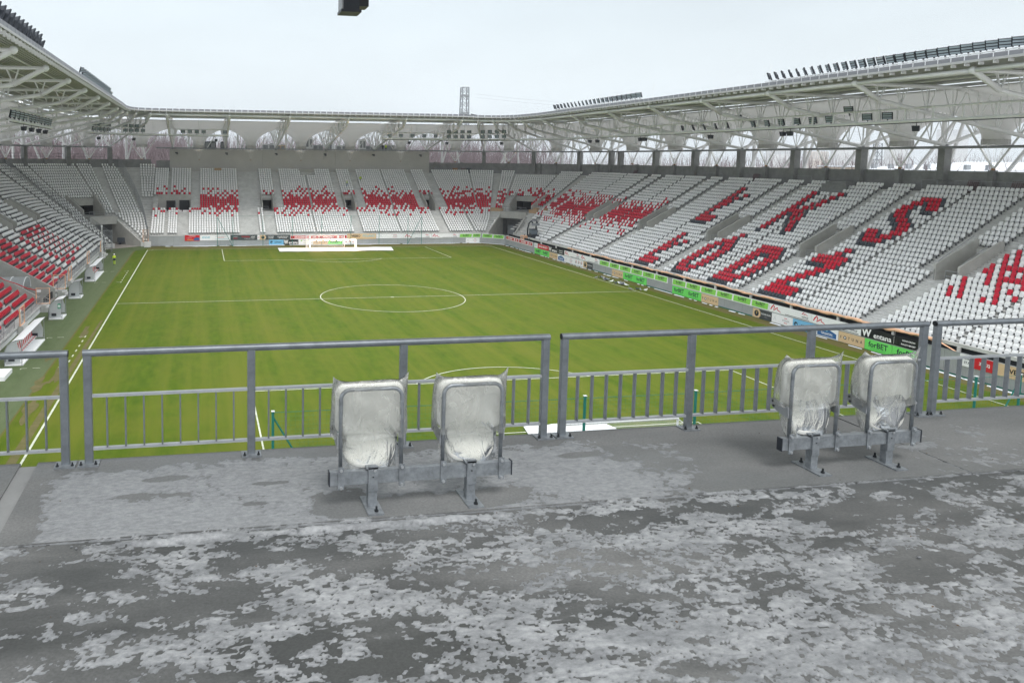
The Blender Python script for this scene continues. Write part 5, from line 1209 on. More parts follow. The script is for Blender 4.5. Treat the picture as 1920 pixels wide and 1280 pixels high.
for i, (x, mt, lb) in enumerate(((36.2, 'timber', 'brown crate'), (38.3, 'bark', 'dark reddish crate'), (39.6, 'seat_dark', 'black bin'))):
    st2 = st_cr(90-(x-34)*2.0); p = at_st(st2, 23.0, 14.25); e = thing('crate', lb + ' standing against the far parapet right of the grey block', 'crate', p); MB().box(-.5, .5, -.35, .35, .02, 1.15).build('body', mt, e); MB().box(-.53, .53, -.38, .38, 1.15, 1.22).build('lid', mt, e)
m = thing('carton', 'brown carton left on a seat in the top rows of the far left block', 'carton', (-20.3, 79.9, 14.6)); MB().box(-.8, .8, -.3, .3, .0, .55).build('box_body', 'cardboard', m)
# ================================================================== PEOPLE
def skinned(name, J, bones, root, mats, regions, parent):
    me = bpy.data.meshes.new(name); names = list(J); ix = {n_: i for i, n_ in enumerate(names)}
    me.from_pydata([J[n_][:3] for n_ in names], [(ix[a], ix[b]) for a, b in bones], [])
    o = bpy.data.objects.new(name, me); COL.objects.link(o)
    md = o.modifiers.new('skin', 'SKIN'); md.use_smooth_shade = True
    for i, n_ in enumerate(names):
        v = me.skin_vertices[0].data[i]; r_ = J[n_][3]; v.radius = (r_, r_); v.use_root = (n_ == root)
    s_ = o.modifiers.new('sub', 'SUBSURF'); s_.levels = 1; s_.render_levels = 1
    bpy.context.view_layer.update(); dg = bpy.context.evaluated_depsgraph_get(); me2 = bpy.data.meshes.new_from_object(o.evaluated_get(dg)); me2.name = name
    bpy.data.objects.remove(o); bpy.data.meshes.remove(me)
    me2.materials.clear()
    for x in mats: me2.materials.append(M[x])
    for p in me2.polygons: p.material_index = regions(p.center); p.use_smooth = True
    return ob(name, me2, parent)
def person(loc, rz, label, pose='walk', top='hi_vis', legs='hi_vis', hat='board_white', sc=1.0):
    e = thing('person', label, 'person', loc, None, rz); e.scale = (sc,)*3
    lean = {'walk': .05, 'bend': .35, 'stand': 0}[pose]; st = {'walk': .22, 'bend': .12, 'stand': .05}[pose]
    J = {'pel': (0, 0, .95, .13), 'bel': (0, -lean*.3, 1.1, .13), 'che': (0, -lean*.7, 1.32, .155), 'nec': (0, -lean, 1.5, .055), 'hea': (0, -lean*1.25-.02, 1.63, .095), 'cro': (0, -lean*1.3-.02, 1.73, .08)}
    for s_, sg in (('l', 1), ('r', -1)):
        ph = st*sg
        J.update({s_+'hip': (.1*sg, 0, .9, .095), s_+'kne': (.1*sg, -ph*.6-.04, .5, .068), s_+'ank': (.1*sg, -ph+.05, .09, .05), s_+'toe': (.11*sg, -ph-.13, .05, .045),
                  s_+'sho': (.19*sg, -lean*.85, 1.43, .065), s_+'elb': (.25*sg, -lean*.7+.04, 1.15, .05), s_+'wri': (.23*sg, -lean-.18*(1 if pose != 'stand' else .3), .98, .036),
                  s_+'pal': (.22*sg, -lean-.26*(1 if pose != 'stand' else .4), .94, .034)})
        for f_ in range(3): J[s_+'f%d' % f_] = ((.20+.02*f_)*sg, -lean-.33*(1 if pose != 'stand' else .5), .91-.012*f_, .012)
        J[s_+'th'] = (.185*sg, -lean-.27*(1 if pose != 'stand' else .5), .97, .012)
    B = [('pel', 'bel'), ('bel', 'che'), ('che', 'nec'), ('nec', 'hea'), ('hea', 'cro')]
    for s_ in 'lr': B += [('pel', s_+'hip'), (s_+'hip', s_+'kne'), (s_+'kne', s_+'ank'), (s_+'ank', s_+'toe'), ('che', s_+'sho'), (s_+'sho', s_+'elb'), (s_+'elb', s_+'wri'), (s_+'wri', s_+'pal'), (s_+'pal', s_+'th')] + [(s_+'pal', s_+'f%d' % f_) for f_ in range(3)]
    def reg(c):
        if c.z > 1.5: return 3
        if c.z < .14: return 2
        if c.z < .93 and abs(c.x) < .19: return 1
        if c.z < 1.02 and abs(c.x) > .17: return 3
        return 0
    skinned('body', J, B, 'pel', [top, legs, 'dark_cloth', 'skin'], reg, e)
    mb = MB(); mb.lathe((0, -lean*1.3-.02, 1.64), [(.118, .02), (.12, .06), (.10, .13), (.05, .165), (.005, .17)], 12); mb.lathe((0, -lean*1.3-.05, 1.655), [(.118, 0), (.15, 0), (.15, .012), (.118, .02)], 12); mb.build('helmet', hat, e, True)
    mb = MB(); mb.box(-.04, -.015, -lean*1.25-.125, -lean*1.25-.11, 1.63, 1.645); mb.box(.015, .04, -lean*1.25-.125, -lean*1.25-.11, 1.63, 1.645); mb.build('eyes', 'dark_cloth', e)
    MB().ball((0, -lean*1.25-.12, 1.605), .014, .022, .02, 6, 4).build('nose', 'skin', e)
    return e
p = person((-37.9, 33.2, .02), R(185), 'person in yellow hi-vis suit carrying a bag on the left turf path', 'walk'); 
bag = thing('bag', 'dark bag held by the person in the yellow suit', 'bag', (-37.85, 32.9, .75)); MB().ball((0, 0, .2), .2, .15, .2, 8, 6).build('bag_body', 'dark_cloth', bag, True); MB().tube([(-.12, 0, .35), (0, 0, .5), (.12, 0, .35)], .015, 5).build('bag_strap', 'dark_cloth', bag)
person((8.5, 75.0, prof_main(21)[2]), R(80), 'worker in dark clothes and hi-vis vest standing in the far stand', 'stand', 'hi_vis', 'board_navy')
person((11.9, 76.8, prof_main(23)[2]), R(10), 'worker bending over seats in the far stand, right of another', 'bend', 'hi_vis', 'dark_cloth')
person((19.9, 85.0, 19.25), R(200), 'worker in a hi-vis jacket on the terrace roof above the grey wall', 'stand', 'hi_vis', 'dark_cloth'); person((19.2, 85.3, 19.25), R(150), 'worker in dark jacket on the terrace roof beside a hi-vis one', 'stand', 'dark_cloth', 'dark_cloth')
# ================================================================== PIGEONS on the right touchline
bm_ = MB(); bm_.mi = 0; bm_.ball((0, 0, .15), .085, .16, .08, 8, 6); bm_.ball((0, -.15, .25), .045, .05, .05, 6, 5); bm_.tube([(0, -.1, .18), (0, -.14, .24)], .045, 6); bm_.hexa([(-.04, .12, .14), (.04, .12, .14), (.05, .28, .12), (-.05, .28, .12), (-.04, .12, .17), (.04, .12, .17), (.05, .28, .135), (-.05, .28, .135)])
bm_.mi = 1; bm_.tube([(0, -.19, .25), (0, -.23, .24)], .012, 4); bm_.tube([(.03, 0, .09), (.03, -.01, 0)], .01, 4); bm_.tube([(-.03, 0, .09), (-.03, -.01, 0)], .01, 4)
PM = [bm_.mesh('pigeon', ['steel_grey', 'timber'], True)]; PM.append(PM[0].copy()); PM[1].materials[0] = M['seat_dark']; PM.append(PM[0].copy()); PM[2].materials[0] = M['board_white']
for i, (x, y) in enumerate([(34.0, 10.6), (34.8, 10.8), (35.1, 10.6), (34.8, 9.75), (34.2, 8.8), (34.4, 8.5), (34.7, 8.5), (34.4, 7.05), (34.4, 6.3), (34.2, 5.5), (35.0, 6.0), (34.65, 5.35), (35.2, 5.5), (34.5, 4.4), (34.75, 4.2), (34.8, 3.9), (33.55, .75), (34.5, .65), (34.6, .1), (35.1, -.3), (34.9, 9.3), (34.5, 9.2), (34.6, 5.0)]):
    o = ob('pigeon', PM[[0, 1, 0, 2][i % 4]], None, (x, y, .008), (0, 0, random.uniform(0, 6.28))); o.scale = (1.5,)*3; tag(o, 'small pigeon in the flock along the right touchline', 'pigeon', 'pigeons on the right touchline')
# ================================================================== ROOFTOP PLANT on the terrace behind the grey wall
for i, (x, y, w_, d_, h_, mt, lb) in enumerate(((-25.5, 86, 2.6, 2, 1.9, 'seat_dark', 'dark box unit farthest left'), (-21.8, 87, 1.6, 2, 1.9, 'seat_dark', 'dark box unit right of a similar one'), (-14.5, 88, 2.2, 1.6, 1.9, 'hvac', 'pale ventilation unit behind a funnel'), (-9.5, 88, 3.0, 2, 1.5, 'board_white', 'low white unit left of the yellow pipes'), (-6.0, 90, 2.2, 2, 1.3, 'board_tan', 'low unit with yellowish pipes'), (1.6, 87, 1.7, 1.6, 3.2, 'board_white', 'tall white cabinet left of centre'), (4.3, 88, 2.4, 1.6, 1.4, 'hvac', 'grey unit beside the tall white cabinet'), (11.0, 88, 2.8, 1.8, 1.4, 'board_white', 'wide white cooler at centre'), (16.8, 87, 1.6, 1.6, 2.9, 'board_white', 'tall white cabinet right of centre'), (19.8, 90, 2.6, 1.8, 1.4, 'hvac', 'grey unit right of the second tall cabinet'), (24.3, 90, 4.6, 2, 1.7, 'concrete', 'long grey plinth unit'), (7.8, 90, 1.5, 1.5, 1.8, 'hvac', 'narrow grey fan unit')) ):
    x = x*.86; e = thing('rooftop_unit', lb + ' on the terrace roof', 'rooftop unit', (x, y, 19.25)); MB().box(-w_/2, w_/2, -d_/2, d_/2, .12, h_).build('casing', mt, e); MB().box(-w_/2+.1, w_/2-.1, -d_/2, d_/2, 0, .119).build('plinth', 'dark_metal', e)
    for k in range(2): MB().box(-w_/2+.15+k*w_/2, -w_/2+w_/2*.85+k*w_/2, -d_/2-.03, -d_/2-.001, h_*.3, h_*.85).build('grille', 'steel_grey', e)
    mb = MB(); mb.tube([(w_/4, 0, h_), (w_/4, 0, h_+.25)], .3, 10); mb.build('fan_housing', 'hvac', e)
# ================================================================== BACKGROUND
def tree_meshes(seed, h, bark):
    rr = random.Random(seed); tr = MB(); cr_ = MB()
    def grow(p, d, L, r_, lev):
        q = p + d*L + np.array([rr.uniform(-.06, .06)*L, rr.uniform(-.06, .06)*L, 0]); (tr if lev < 2 else cr_).tube([p, (p+q)/2+np.array([rr.uniform(-.03, .03)*L]*3), q], r_, 4 if lev < 2 else 3, False, r_*.62)
        if lev >= 5: return
        n_ = [4, 5, 4, 3, 3][lev]
        for i in range(n_):
            f = rr.uniform(.35, 1.0) if lev else rr.uniform(.3, 1.0)
            b = p + (q-p)*f; az = rr.uniform(0, 6.28); sp = rr.uniform(.3, .75) if lev else rr.uniform(.25, .6)
            nd = d*math.cos(sp) + np.array([math.cos(az), math.sin(az), 0])*math.sin(sp); nd[2] = nd[2]*.85+.16; nd = nd/np.linalg.norm(nd)
            grow(b, nd, L*rr.uniform(.45, .68), max(.012, r_*rr.uniform(.42, .6)), lev+1)
        if lev < 2: grow(q, d/np.linalg.norm(d), L*.62, r_*.6, lev+1)
    grow(np.zeros(3), np.array([rr.uniform(-.06, .06), rr.uniform(-.06, .06), 1.0]), h*.42, h*.0105, 0)
    return tr.mesh('trunk', bark), cr_.mesh('crown', 'twigs')
TV = [tree_meshes(11, 22, 'bark'), tree_meshes(12, 20, 'birch'), tree_meshes(13, 23, 'birch'), tree_meshes(14, 20, 'bark')]
def tree(x, y, v, sc, label, group):
    e = thing('bare_tree', label, 'tree', (x, y, 0), group, random.uniform(0, 6.28)); e.scale = (sc*random.uniform(.9, 1.1), sc*random.uniform(.9, 1.1), sc)
    ob('trunk', TV[v][0], e); ob('crown', TV[v][1], e)
rt = random.Random(5)
for i in range(34):
    x = -150 + 115*rt.random(); y = 100 + 55*rt.random()
    tree(x, y, rt.choice((1, 2, 0, 3, 0)), rt.uniform(.95, 1.25), 'leafless pale-barked tree in the wood beyond the left stand', 'trees beyond the left stand')
for i in range(30):
    tree(-42 + 118*i/29 + rt.uniform(-2, 2), 112 + 45*rt.random(), rt.choice((0, 3)), rt.uniform(.9, 1.2), 'leafless tree in the wood beyond the far stand', 'trees beyond the far stand')
for i in range(34):
    t = i/33; tree(95 + 60*rt.random(), 150 - 175*t + rt.uniform(-5, 5), rt.choice((0, 3)), rt.uniform(.72, .98), 'leafless hazy tree beyond the right stand', 'trees beyond the right stand')
rw = np.random.default_rng(3); WV = []
def wood(n_, x0, x1, y0, y1, h0, h1):
    x, y, h = rw.uniform(x0, x1, n_), rw.uniform(y0, y1, n_), rw.uniform(h0, h1, n_); l = rw.normal(0, .10, (n_, 2))*h[:, None]; z0 = rw.uniform(.25, .8, n_)*h; r_ = rw.uniform(.03, .10, n_)
    V = np.zeros((n_, 9, 3))
    for j, (f, rs_) in enumerate(((0, 1), (.5, .7), (1, .25))):
        bend = .04*h*(f*(1-f))*rw.normal(0, 2, n_)
        for k in range(3):
            t = 2*math.pi*k/3; V[:, j*3+k, 0] = x+l[:, 0]*f+bend+r_*rs_*math.cos(t); V[:, j*3+k, 1] = y+l[:, 1]*f+r_*rs_*math.sin(t); V[:, j*3+k, 2] = z0+(h-z0)*f
    WV.append(V)
wood(13000, -150, -30, 105, 190, 15, 26); wood(12000, -40, 90, 118, 190, 14, 26); wood(7000, 100, 210, -20, 230, 9, 20.5)
V = np.concatenate(WV); N = len(V); fq = np.array([(j*3+k, j*3+(k+1) % 3, (j+1)*3+(k+1) % 3, (j+1)*3+k) for j in range(2) for k in range(3)])
me = bpy.data.meshes.new('distant_wood'); me.vertices.add(N*9); me.vertices.foreach_set('co', V.ravel()); me.loops.add(N*24); me.loops.foreach_set('vertex_index', (fq.ravel()[None, :]+9*np.arange(N)[:, None]).ravel()); me.polygons.add(N*6); me.polygons.foreach_set('loop_start', np.arange(N*6)*4); me.polygons.foreach_set('loop_total', np.full(N*6, 4)); me.materials.append(M['twigs']); me.update(calc_edges=True)
tag(ob('distant_wood', me), 'dense purplish mass of bare winter twigs beyond the stands', 'wood', kind='stuff')
# low hall with a snowy roof beyond the right stand
e = thing('hall', 'long low hall with snow covered roof and blue wall band at the right', 'building', (120, 40, 0))
MB().box(-2, 26, -18, 10.5, 0, 15.9).build('wall', 'flats', e); MB().box(-2.05, -2.0, -18, 10.5, 14.2, 15.6).build('blue_band', 'hall_blue', e)
MB().hexa([(-2.6, -18.5, 15.9), (26.5, -18.5, 15.9), (26.5, 11, 15.9), (-2.6, 11, 15.9), (-2.6, -18.5, 16.3), (26.5, -18.5, 18.0), (26.5, 11, 18.0), (-2.6, 11, 16.3)]).build('roof', 'snow', e)
for i in range(7): MB().box(-1, 0, -16+4*i, -15.4+4*i, 16.4, 17.4).build('roof_vent', 'steel_grey', e)
for i in range(9): MB().box(-2.1, -2.052, -17.5+3.1*i, -15.3+3.1*i, 14.35, 15.4).build('window', 'pane', e)
e = thing('annex', 'plain beige annex left of the snowy hall', 'building', (118, 57, 0)); MB().box(0, 12, -4, 4.5, 0, 16.6).build('wall', 'flats_warm', e); MB().box(-.2, 12.2, -4.2, 4.7, 16.6, 16.9).build('roof', 'snow', e)
def block(x, y, w_, d_, h_, label, mt='flats'):
    e = thing('apartment_block', label, 'building', (x, y, 0)); MB().box(-w_/2, w_/2, -d_/2, d_/2, 0, h_).build('wall', mt, e); MB().box(-w_/2-.3, w_/2+.3, -d_/2-.3, d_/2+.3, h_, h_+.8).build('roof', 'concrete', e); MB().box(-2, 2, -2, 2, h_+.8, h_+3.5).build('lift_house', mt, e)
    n_ = int(h_/3)
    for k in range(max(0, n_-7), n_):
        c = max(2, int(w_/6))
        for i in range(c): MB().box(-w_/2+w_*(i+.2)/c, -w_/2+w_*(i+.75)/c, -d_/2-.06, -d_/2-.01, k*3+.9, k*3+2.3).build('window', 'pane', e)
for bx, by_, w_, d_, h_, lb, mt in ((312, 300, 17, 12, 27, 'pale distant apartment tower above the parapet, leftmost', 'flats'), (338, 300, 14, 12, 24, 'lower pale apartment block right of the first tower', 'flats_warm'), (363, 306, 20, 12, 30, 'pale apartment tower left of the tall concrete column', 'flats'), (468, 330, 24, 14, 40, 'tall pale apartment tower right of the concrete column', 'flats'), (430, 335, 16, 12, 33, 'narrow distant tower behind the column', 'flats')):
    s4 = 5.0; block(-23.7+(bx+23.7)*s4, -91+(by_+91)*s4, w_*s4*.8, d_*2, 17.5+(h_-17.5)*s4, lb, mt)
# power pylons and lines
def pylon(x, y, H, w0, w1, label, arms=True):
    e = thing('power_pylon', label, 'pylon', (x, y, 0)); n_ = int(H/2.4)
    def c4(t): w = w0+(w1-w0)*t; return [(-w/2, -w/2, H*t), (w/2, -w/2, H*t), (w/2, w/2, H*t), (-w/2, w/2, H*t)]
    for k in range(4): MB().tube([c4(0)[k], c4(1)[k]], .2, 4).build('leg', 'galvanised', e)
    mb = MB()
    for i in range(n_):
        a, b = c4(i/n_), c4((i+1)/n_)
        for k in range(4): mb.tube([a[k], b[(k+1) % 4]], .08, 3, False); mb.tube([a[(k+1) % 4], b[k]], .08, 3, False)
    for t in (.62, .78, .93, 1.0):
        q = c4(t)
        for k in range(4): mb.tube([q[k], q[(k+1) % 4]], .09, 4, False)
    tag(mb.build('lattice', 'galvanised', e), kind='stuff')
    if arms:
        for z in (28.2, 34.2, 40.6):
            MB().box(-1.4, 1.4, -1.25, 1.25, z-.3, z+.3).build('crossarm', 'steel_grey', e)
        for z in (28.0, 34.0):
            MB().tube([(2.6, 0, z-.15), (4.8, 0, z-.55)], .32, 6).build('insulator', 'dark_metal', e); MB().tube([(1.2, 0, z-1.3), (2.2, 0, z-1.6)], .25, 6).build('insulator', 'dark_metal', e)
        MB().box(-4.2, -1.2, -.1, .1, 28.3, 28.5).build('side_arm', 'galvanised', e)
        for xx in (-4.0, -2.6): MB().tube([(xx, 0, 25.5), (xx, 0, 32)], .2, 6).build('post_insulator', 'dark_metal', e)
    return e
pylon(70, 170, 43.5, 3.4, 2.3, 'grey lattice pylon rising behind the far right roof corner'); pylon(194, 120, 24, 2.6, 1.6, 'slender lattice mast beyond the right stand', False)
wl = thing('power_line', 'thin power cables running right from the lattice pylon', 'power line', (72, 170, 40))
for z, dz in ((41.2, .0), (40.0, 0), (33.4, 0), (32.2, 0), (27.4, 0), (26.4, 0)):
    pts = [(2+ (170)*t, -10*t, z-40 - 22*t*(1-t)*.55 - 3*t) for t in frange(0, 1, 12)]
    MB().tube(pts, .028, 3, False).build('cable', 'steel_grey', wl)
# ================================================================== FOREGROUND PLATFORM
ZF = 14.93
def vnoise(x, y, seed):
    rr = np.random.default_rng(seed); T = rr.random((64, 64)); xi = np.floor(x).astype(int); yi = np.floor(y).astype(int); fx = x-xi; fy = y-yi
    fx = fx*fx*fx*(fx*(fx*6-15)+10); fy = fy*fy*fy*(fy*(fy*6-15)+10); g = lambda a, b: T[a % 64, b % 64]
    return (g(xi, yi)*(1-fx)+g(xi+1, yi)*fx)*(1-fy)+(g(xi, yi+1)*(1-fx)+g(xi+1, yi+1)*fx)*fy
def fbm(x, y, seed, o=4, gain=.5):
    s = 0; a = 1; t = 0
    for i in range(o): s = s + a*vnoise(x*2**i+i*17.3, y*2**i+i*9.1, seed+i); t += a; a *= gain
    return s/t
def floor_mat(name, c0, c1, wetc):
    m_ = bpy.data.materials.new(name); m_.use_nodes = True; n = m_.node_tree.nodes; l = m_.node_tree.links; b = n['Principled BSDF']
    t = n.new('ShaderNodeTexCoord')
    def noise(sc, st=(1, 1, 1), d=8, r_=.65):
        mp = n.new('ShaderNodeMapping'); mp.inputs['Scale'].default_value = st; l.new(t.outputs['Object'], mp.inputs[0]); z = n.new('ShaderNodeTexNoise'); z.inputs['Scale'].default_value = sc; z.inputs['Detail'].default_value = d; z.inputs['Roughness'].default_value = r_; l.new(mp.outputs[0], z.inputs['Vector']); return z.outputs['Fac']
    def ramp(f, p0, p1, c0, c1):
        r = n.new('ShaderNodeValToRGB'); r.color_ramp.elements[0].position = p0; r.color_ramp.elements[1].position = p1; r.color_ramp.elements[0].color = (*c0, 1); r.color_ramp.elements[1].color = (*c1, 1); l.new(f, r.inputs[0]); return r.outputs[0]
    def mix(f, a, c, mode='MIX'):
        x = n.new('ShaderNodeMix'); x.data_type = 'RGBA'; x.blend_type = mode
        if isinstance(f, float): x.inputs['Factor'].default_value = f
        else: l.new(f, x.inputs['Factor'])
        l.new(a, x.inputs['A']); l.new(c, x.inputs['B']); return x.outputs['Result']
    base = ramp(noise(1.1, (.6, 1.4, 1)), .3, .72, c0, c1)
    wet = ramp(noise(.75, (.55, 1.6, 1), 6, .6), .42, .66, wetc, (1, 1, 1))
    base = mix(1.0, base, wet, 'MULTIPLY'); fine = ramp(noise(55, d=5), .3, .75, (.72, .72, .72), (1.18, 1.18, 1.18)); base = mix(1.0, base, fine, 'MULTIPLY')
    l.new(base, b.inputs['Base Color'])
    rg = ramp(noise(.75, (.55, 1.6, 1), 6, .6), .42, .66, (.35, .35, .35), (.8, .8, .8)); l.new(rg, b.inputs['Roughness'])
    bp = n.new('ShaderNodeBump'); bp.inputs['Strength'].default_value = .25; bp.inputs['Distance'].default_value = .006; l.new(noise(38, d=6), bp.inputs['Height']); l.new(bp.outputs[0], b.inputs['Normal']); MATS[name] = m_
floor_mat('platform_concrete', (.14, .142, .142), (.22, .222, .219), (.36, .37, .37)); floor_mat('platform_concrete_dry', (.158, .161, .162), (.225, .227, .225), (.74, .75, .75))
def ice_mat():
    m_ = bpy.data.materials.new('ice'); m_.use_nodes = True; n = m_.node_tree.nodes; l = m_.node_tree.links; b = n['Principled BSDF']; t = n.new('ShaderNodeTexCoord')
    def noise(sc, st=(1, 1, 1), d=6):
        mp = n.new('ShaderNodeMapping'); mp.inputs['Scale'].default_value = st; l.new(t.outputs['Object'], mp.inputs[0]); z = n.new('ShaderNodeTexNoise'); z.inputs['Scale'].default_value = sc; z.inputs['Detail'].default_value = d; z.inputs['Roughness'].default_value = .7; l.new(mp.outputs[0], z.inputs['Vector']); return z.outputs['Fac']
    r = n.new('ShaderNodeValToRGB'); r.color_ramp.elements[0].position = .32; r.color_ramp.elements[1].position = .68; r.color_ramp.elements[0].color = (.215, .222, .232, 1); r.color_ramp.elements[1].color = (.40, .41, .42, 1); l.new(noise(24, (.8, 1.4, 1), 10), r.inputs[0])
    at_ = n.new('ShaderNodeAttribute'); at_.attribute_name = 'thick'; r2 = n.new('ShaderNodeValToRGB'); r2.color_ramp.elements[0].color = (.58, .59, .60, 1); r2.color_ramp.elements[1].color = (1.06, 1.06, 1.06, 1); l.new(at_.outputs['Fac'], r2.inputs[0])
    mx_ = n.new('ShaderNodeMix'); mx_.data_type = 'RGBA'; mx_.blend_type = 'MULTIPLY'; mx_.inputs['Factor'].default_value = 1; l.new(r.outputs[0], mx_.inputs['A']); l.new(r2.outputs[0], mx_.inputs['B']); l.new(mx_.outputs['Result'], b.inputs['Base Color'])
    b.inputs['Roughness'].default_value = .38; b.inputs['Specular IOR Level'].default_value = .45
    bp = n.new('ShaderNodeBump'); bp.inputs['Strength'].default_value = .8; bp.inputs['Distance'].default_value = .005; l.new(noise(60, (1, 1.2, 1), 7), bp.inputs['Height']); l.new(bp.outputs[0], b.inputs['Normal']); MATS['ice'] = m_
ice_mat()
# slabs
m = MB(); m.box(-40, 4, -96, -84.62, ZF-.5, ZF-.06); m.box(-40, 4, -84.62, -84.56, ZF-.9, ZF-.06); plat = struct('viewing_platform', m, 'concrete_dark')
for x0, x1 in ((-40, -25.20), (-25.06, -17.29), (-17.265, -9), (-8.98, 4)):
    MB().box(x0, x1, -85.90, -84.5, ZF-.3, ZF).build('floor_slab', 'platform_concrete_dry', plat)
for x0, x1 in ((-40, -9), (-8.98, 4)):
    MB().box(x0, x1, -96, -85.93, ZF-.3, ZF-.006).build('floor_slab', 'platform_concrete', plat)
MB().box(-25.20, -25.06, -85.9, -84.55, ZF-.3, ZF-.012).build('joint_strip', 'concrete_dark', plat)
# walls of the platform behind the camera
m = MB(); m.box(-40, 4, -96.3, -96, ZF-.5, ZF+1.2); MB.build(m, 'back_wall', 'concrete_wall', plat)
# ice: a height field that dips under the slab where the floor is bare
def ice_sheet(x0, x1, y0, y1, st):
    nx, ny = int((x1-x0)/st), int((y1-y0)/st); X, Y = np.meshgrid(np.linspace(x0, x1, nx), np.linspace(y0, y1, ny))
    wx = X + .10*(fbm(X*2.1, Y*2.1, 51)-.5); wy = Y + .10*(fbm(X*2.1, Y*2.1, 61)-.5)
    rear = .36*fbm(wx*1.25+wy*.2, wy*3.1, 5, 4, .6) + .34*fbm(wx*3.6+wy*.6, wy*7.4, 15, 4, .65) + .30*fbm(wx*12, wy*17, 25, 4, .7)
    thr = .476 - .03*np.clip((-86.2-Y)/2, 0, 1) + .035*np.clip((X+19.5)/2, 0, 1)
    mr_ = (rear-thr)*13.0
    mr_ += np.exp(-((Y+86.02+.05*fbm(X*2.0, X*0, 71)-.03)/.035)**2)*(fbm(X*2.2, Y*0+3, 77, 3)-.36)*7      # swept ridge along the joint
    edge = .5*fbm(wx*1.6, wy*3.2, 35, 4) + .3*fbm(wx*6, wy*10, 45, 3) + .2*fbm(wx*20, wy*20, 55, 2)
    fr = 1.5 - 6.5*np.clip((Y+84.92)/.30, 0, 9)*.5 - 4.2*np.clip((X+20.3)/1.5, 0, 3) - 5.5*np.clip((-24.75-X)/.35, 0, 5) + (edge-.5)*6.5
    def hole(cx, cy, rx, ry, s=3.0): return -s*np.exp(-(((X-cx+.12*(edge-.5))/rx)**2+((Y-cy+.1*(edge-.5))/ry)**2)**2)
    for h_ in ((-22.05, -85.72, .85, .17, 5), (-22.6, -85.55, .25, .12, 4), (-24.2, -85.28, .13, .045, 5), (-23.15, -85.2, .14, .03, 5), (-24.0, -85.0, .16, .05, 4), (-23.3, -85.55, .1, .03, 3), (-23.9, -84.98, .1, .04, 4), (-20.4, -85.05, .2, .05, 4)): fr = fr + hole(*h_)
    rt_ = np.where(X > -17.5, (edge-.55)*8 - 2.5*np.clip((Y+84.95)/.3, 0, 4), -9); fr = np.maximum(fr, rt_)
    front = Y > -85.89
    q = np.where(front, fr, mr_)
    q = q - 3.2*np.clip((fbm(wx*17+5, wy*24, 33, 3, .6)-.60)*9, 0, 1)*np.where(front, .25, 1) - 2.2*np.clip((fbm(X*46, Y*58, 43, 2, .6)-.70)*12, 0, 1)*np.where(front, .35, 1)
    ridge = np.exp(-((Y+86.0+.06*(fbm(X*1.7, X*0, 71, 3)-.5))/.03)**2)*np.clip((fbm(X*1.9, X*0+3, 77, 4, .6)-.40)*4, 0, 1)*np.clip((-19.6-X)/.8, 0, 1)
    q = q + 4*ridge
    hgt = np.where(q > 0, 1-np.exp(-q*2.6), q)       # rounded edge then plateau
    z = np.clip(hgt*np.where(front, .0035, .006), -.006, .012) + .0022*(fbm(X*16, Y*20, 91, 4, .6)-.5) + .0035*(fbm(X*4, Y*7, 93, 3)-.5)*(q > 0)
    z = z + .026*ridge*(.6+.8*fbm(X*25, Y*25, 83, 3)) + .006*np.clip(fbm(wx*5.5, wy*9, 101, 4, .6)-.52, 0, 1)*4*(q > .6)*~front
    z = np.where(front, z, z-.006)
    V = np.stack([X, Y, ZF+z], -1).reshape(-1, 3); thick = np.clip(hgt, 0, 1)*(.25+.75*np.clip((fbm(wx*3.1, wy*7.5, 99, 5, .65)-.36)*3.4, 0, 1))*np.where(front, 0, 1.0)+np.where(front, np.clip(hgt, 0, 1)*.5, 0)+.22*(fbm(X*28, Y*36, 97, 3, .7)-.5)
    keep = q > -1.6; K2 = keep[:-1, :-1] | keep[1:, :-1] | keep[:-1, 1:] | keep[1:, 1:]
    idx = np.arange(nx*ny).reshape(ny, nx); F_ = np.stack([idx[:-1, :-1], idx[:-1, 1:], idx[1:, 1:], idx[1:, :-1]], -1)[K2]
    used = np.unique(F_); remap = -np.ones(nx*ny, int); remap[used] = np.arange(len(used)); F_ = remap[F_]; V = V[used]; thick = thick.reshape(-1)[used]
    me = bpy.data.meshes.new('ice_sheet'); me.vertices.add(len(V)); me.vertices.foreach_set('co', V.ravel()); me.loops.add(F_.size); me.loops.foreach_set('vertex_index', F_.ravel()); me.polygons.add(len(F_)); me.polygons.foreach_set('loop_start', np.arange(len(F_))*4); me.polygons.foreach_set('loop_total', np.full(len(F_), 4)); me.polygons.foreach_set('use_smooth', np.ones(len(F_), bool))
    at_ = me.attributes.new('thick', 'FLOAT', 'POINT'); at_.data.foreach_set('value', thick.astype(np.float32))
    me.materials.append(M['ice']); me.update(calc_edges=True)
    return me
tag(ob('ice_sheet', ice_sheet(-25.9, -15.6, -88.7, -84.56, .0125)), 'thin grey broken ice and slush frozen on the platform floor', 'ice', kind='stuff')
tag(ob('ice_sheet', ice_sheet(-33, -12, -95.5, -88.72, .05)), 'ice on the platform floor behind the viewpoint', 'ice', kind='stuff')
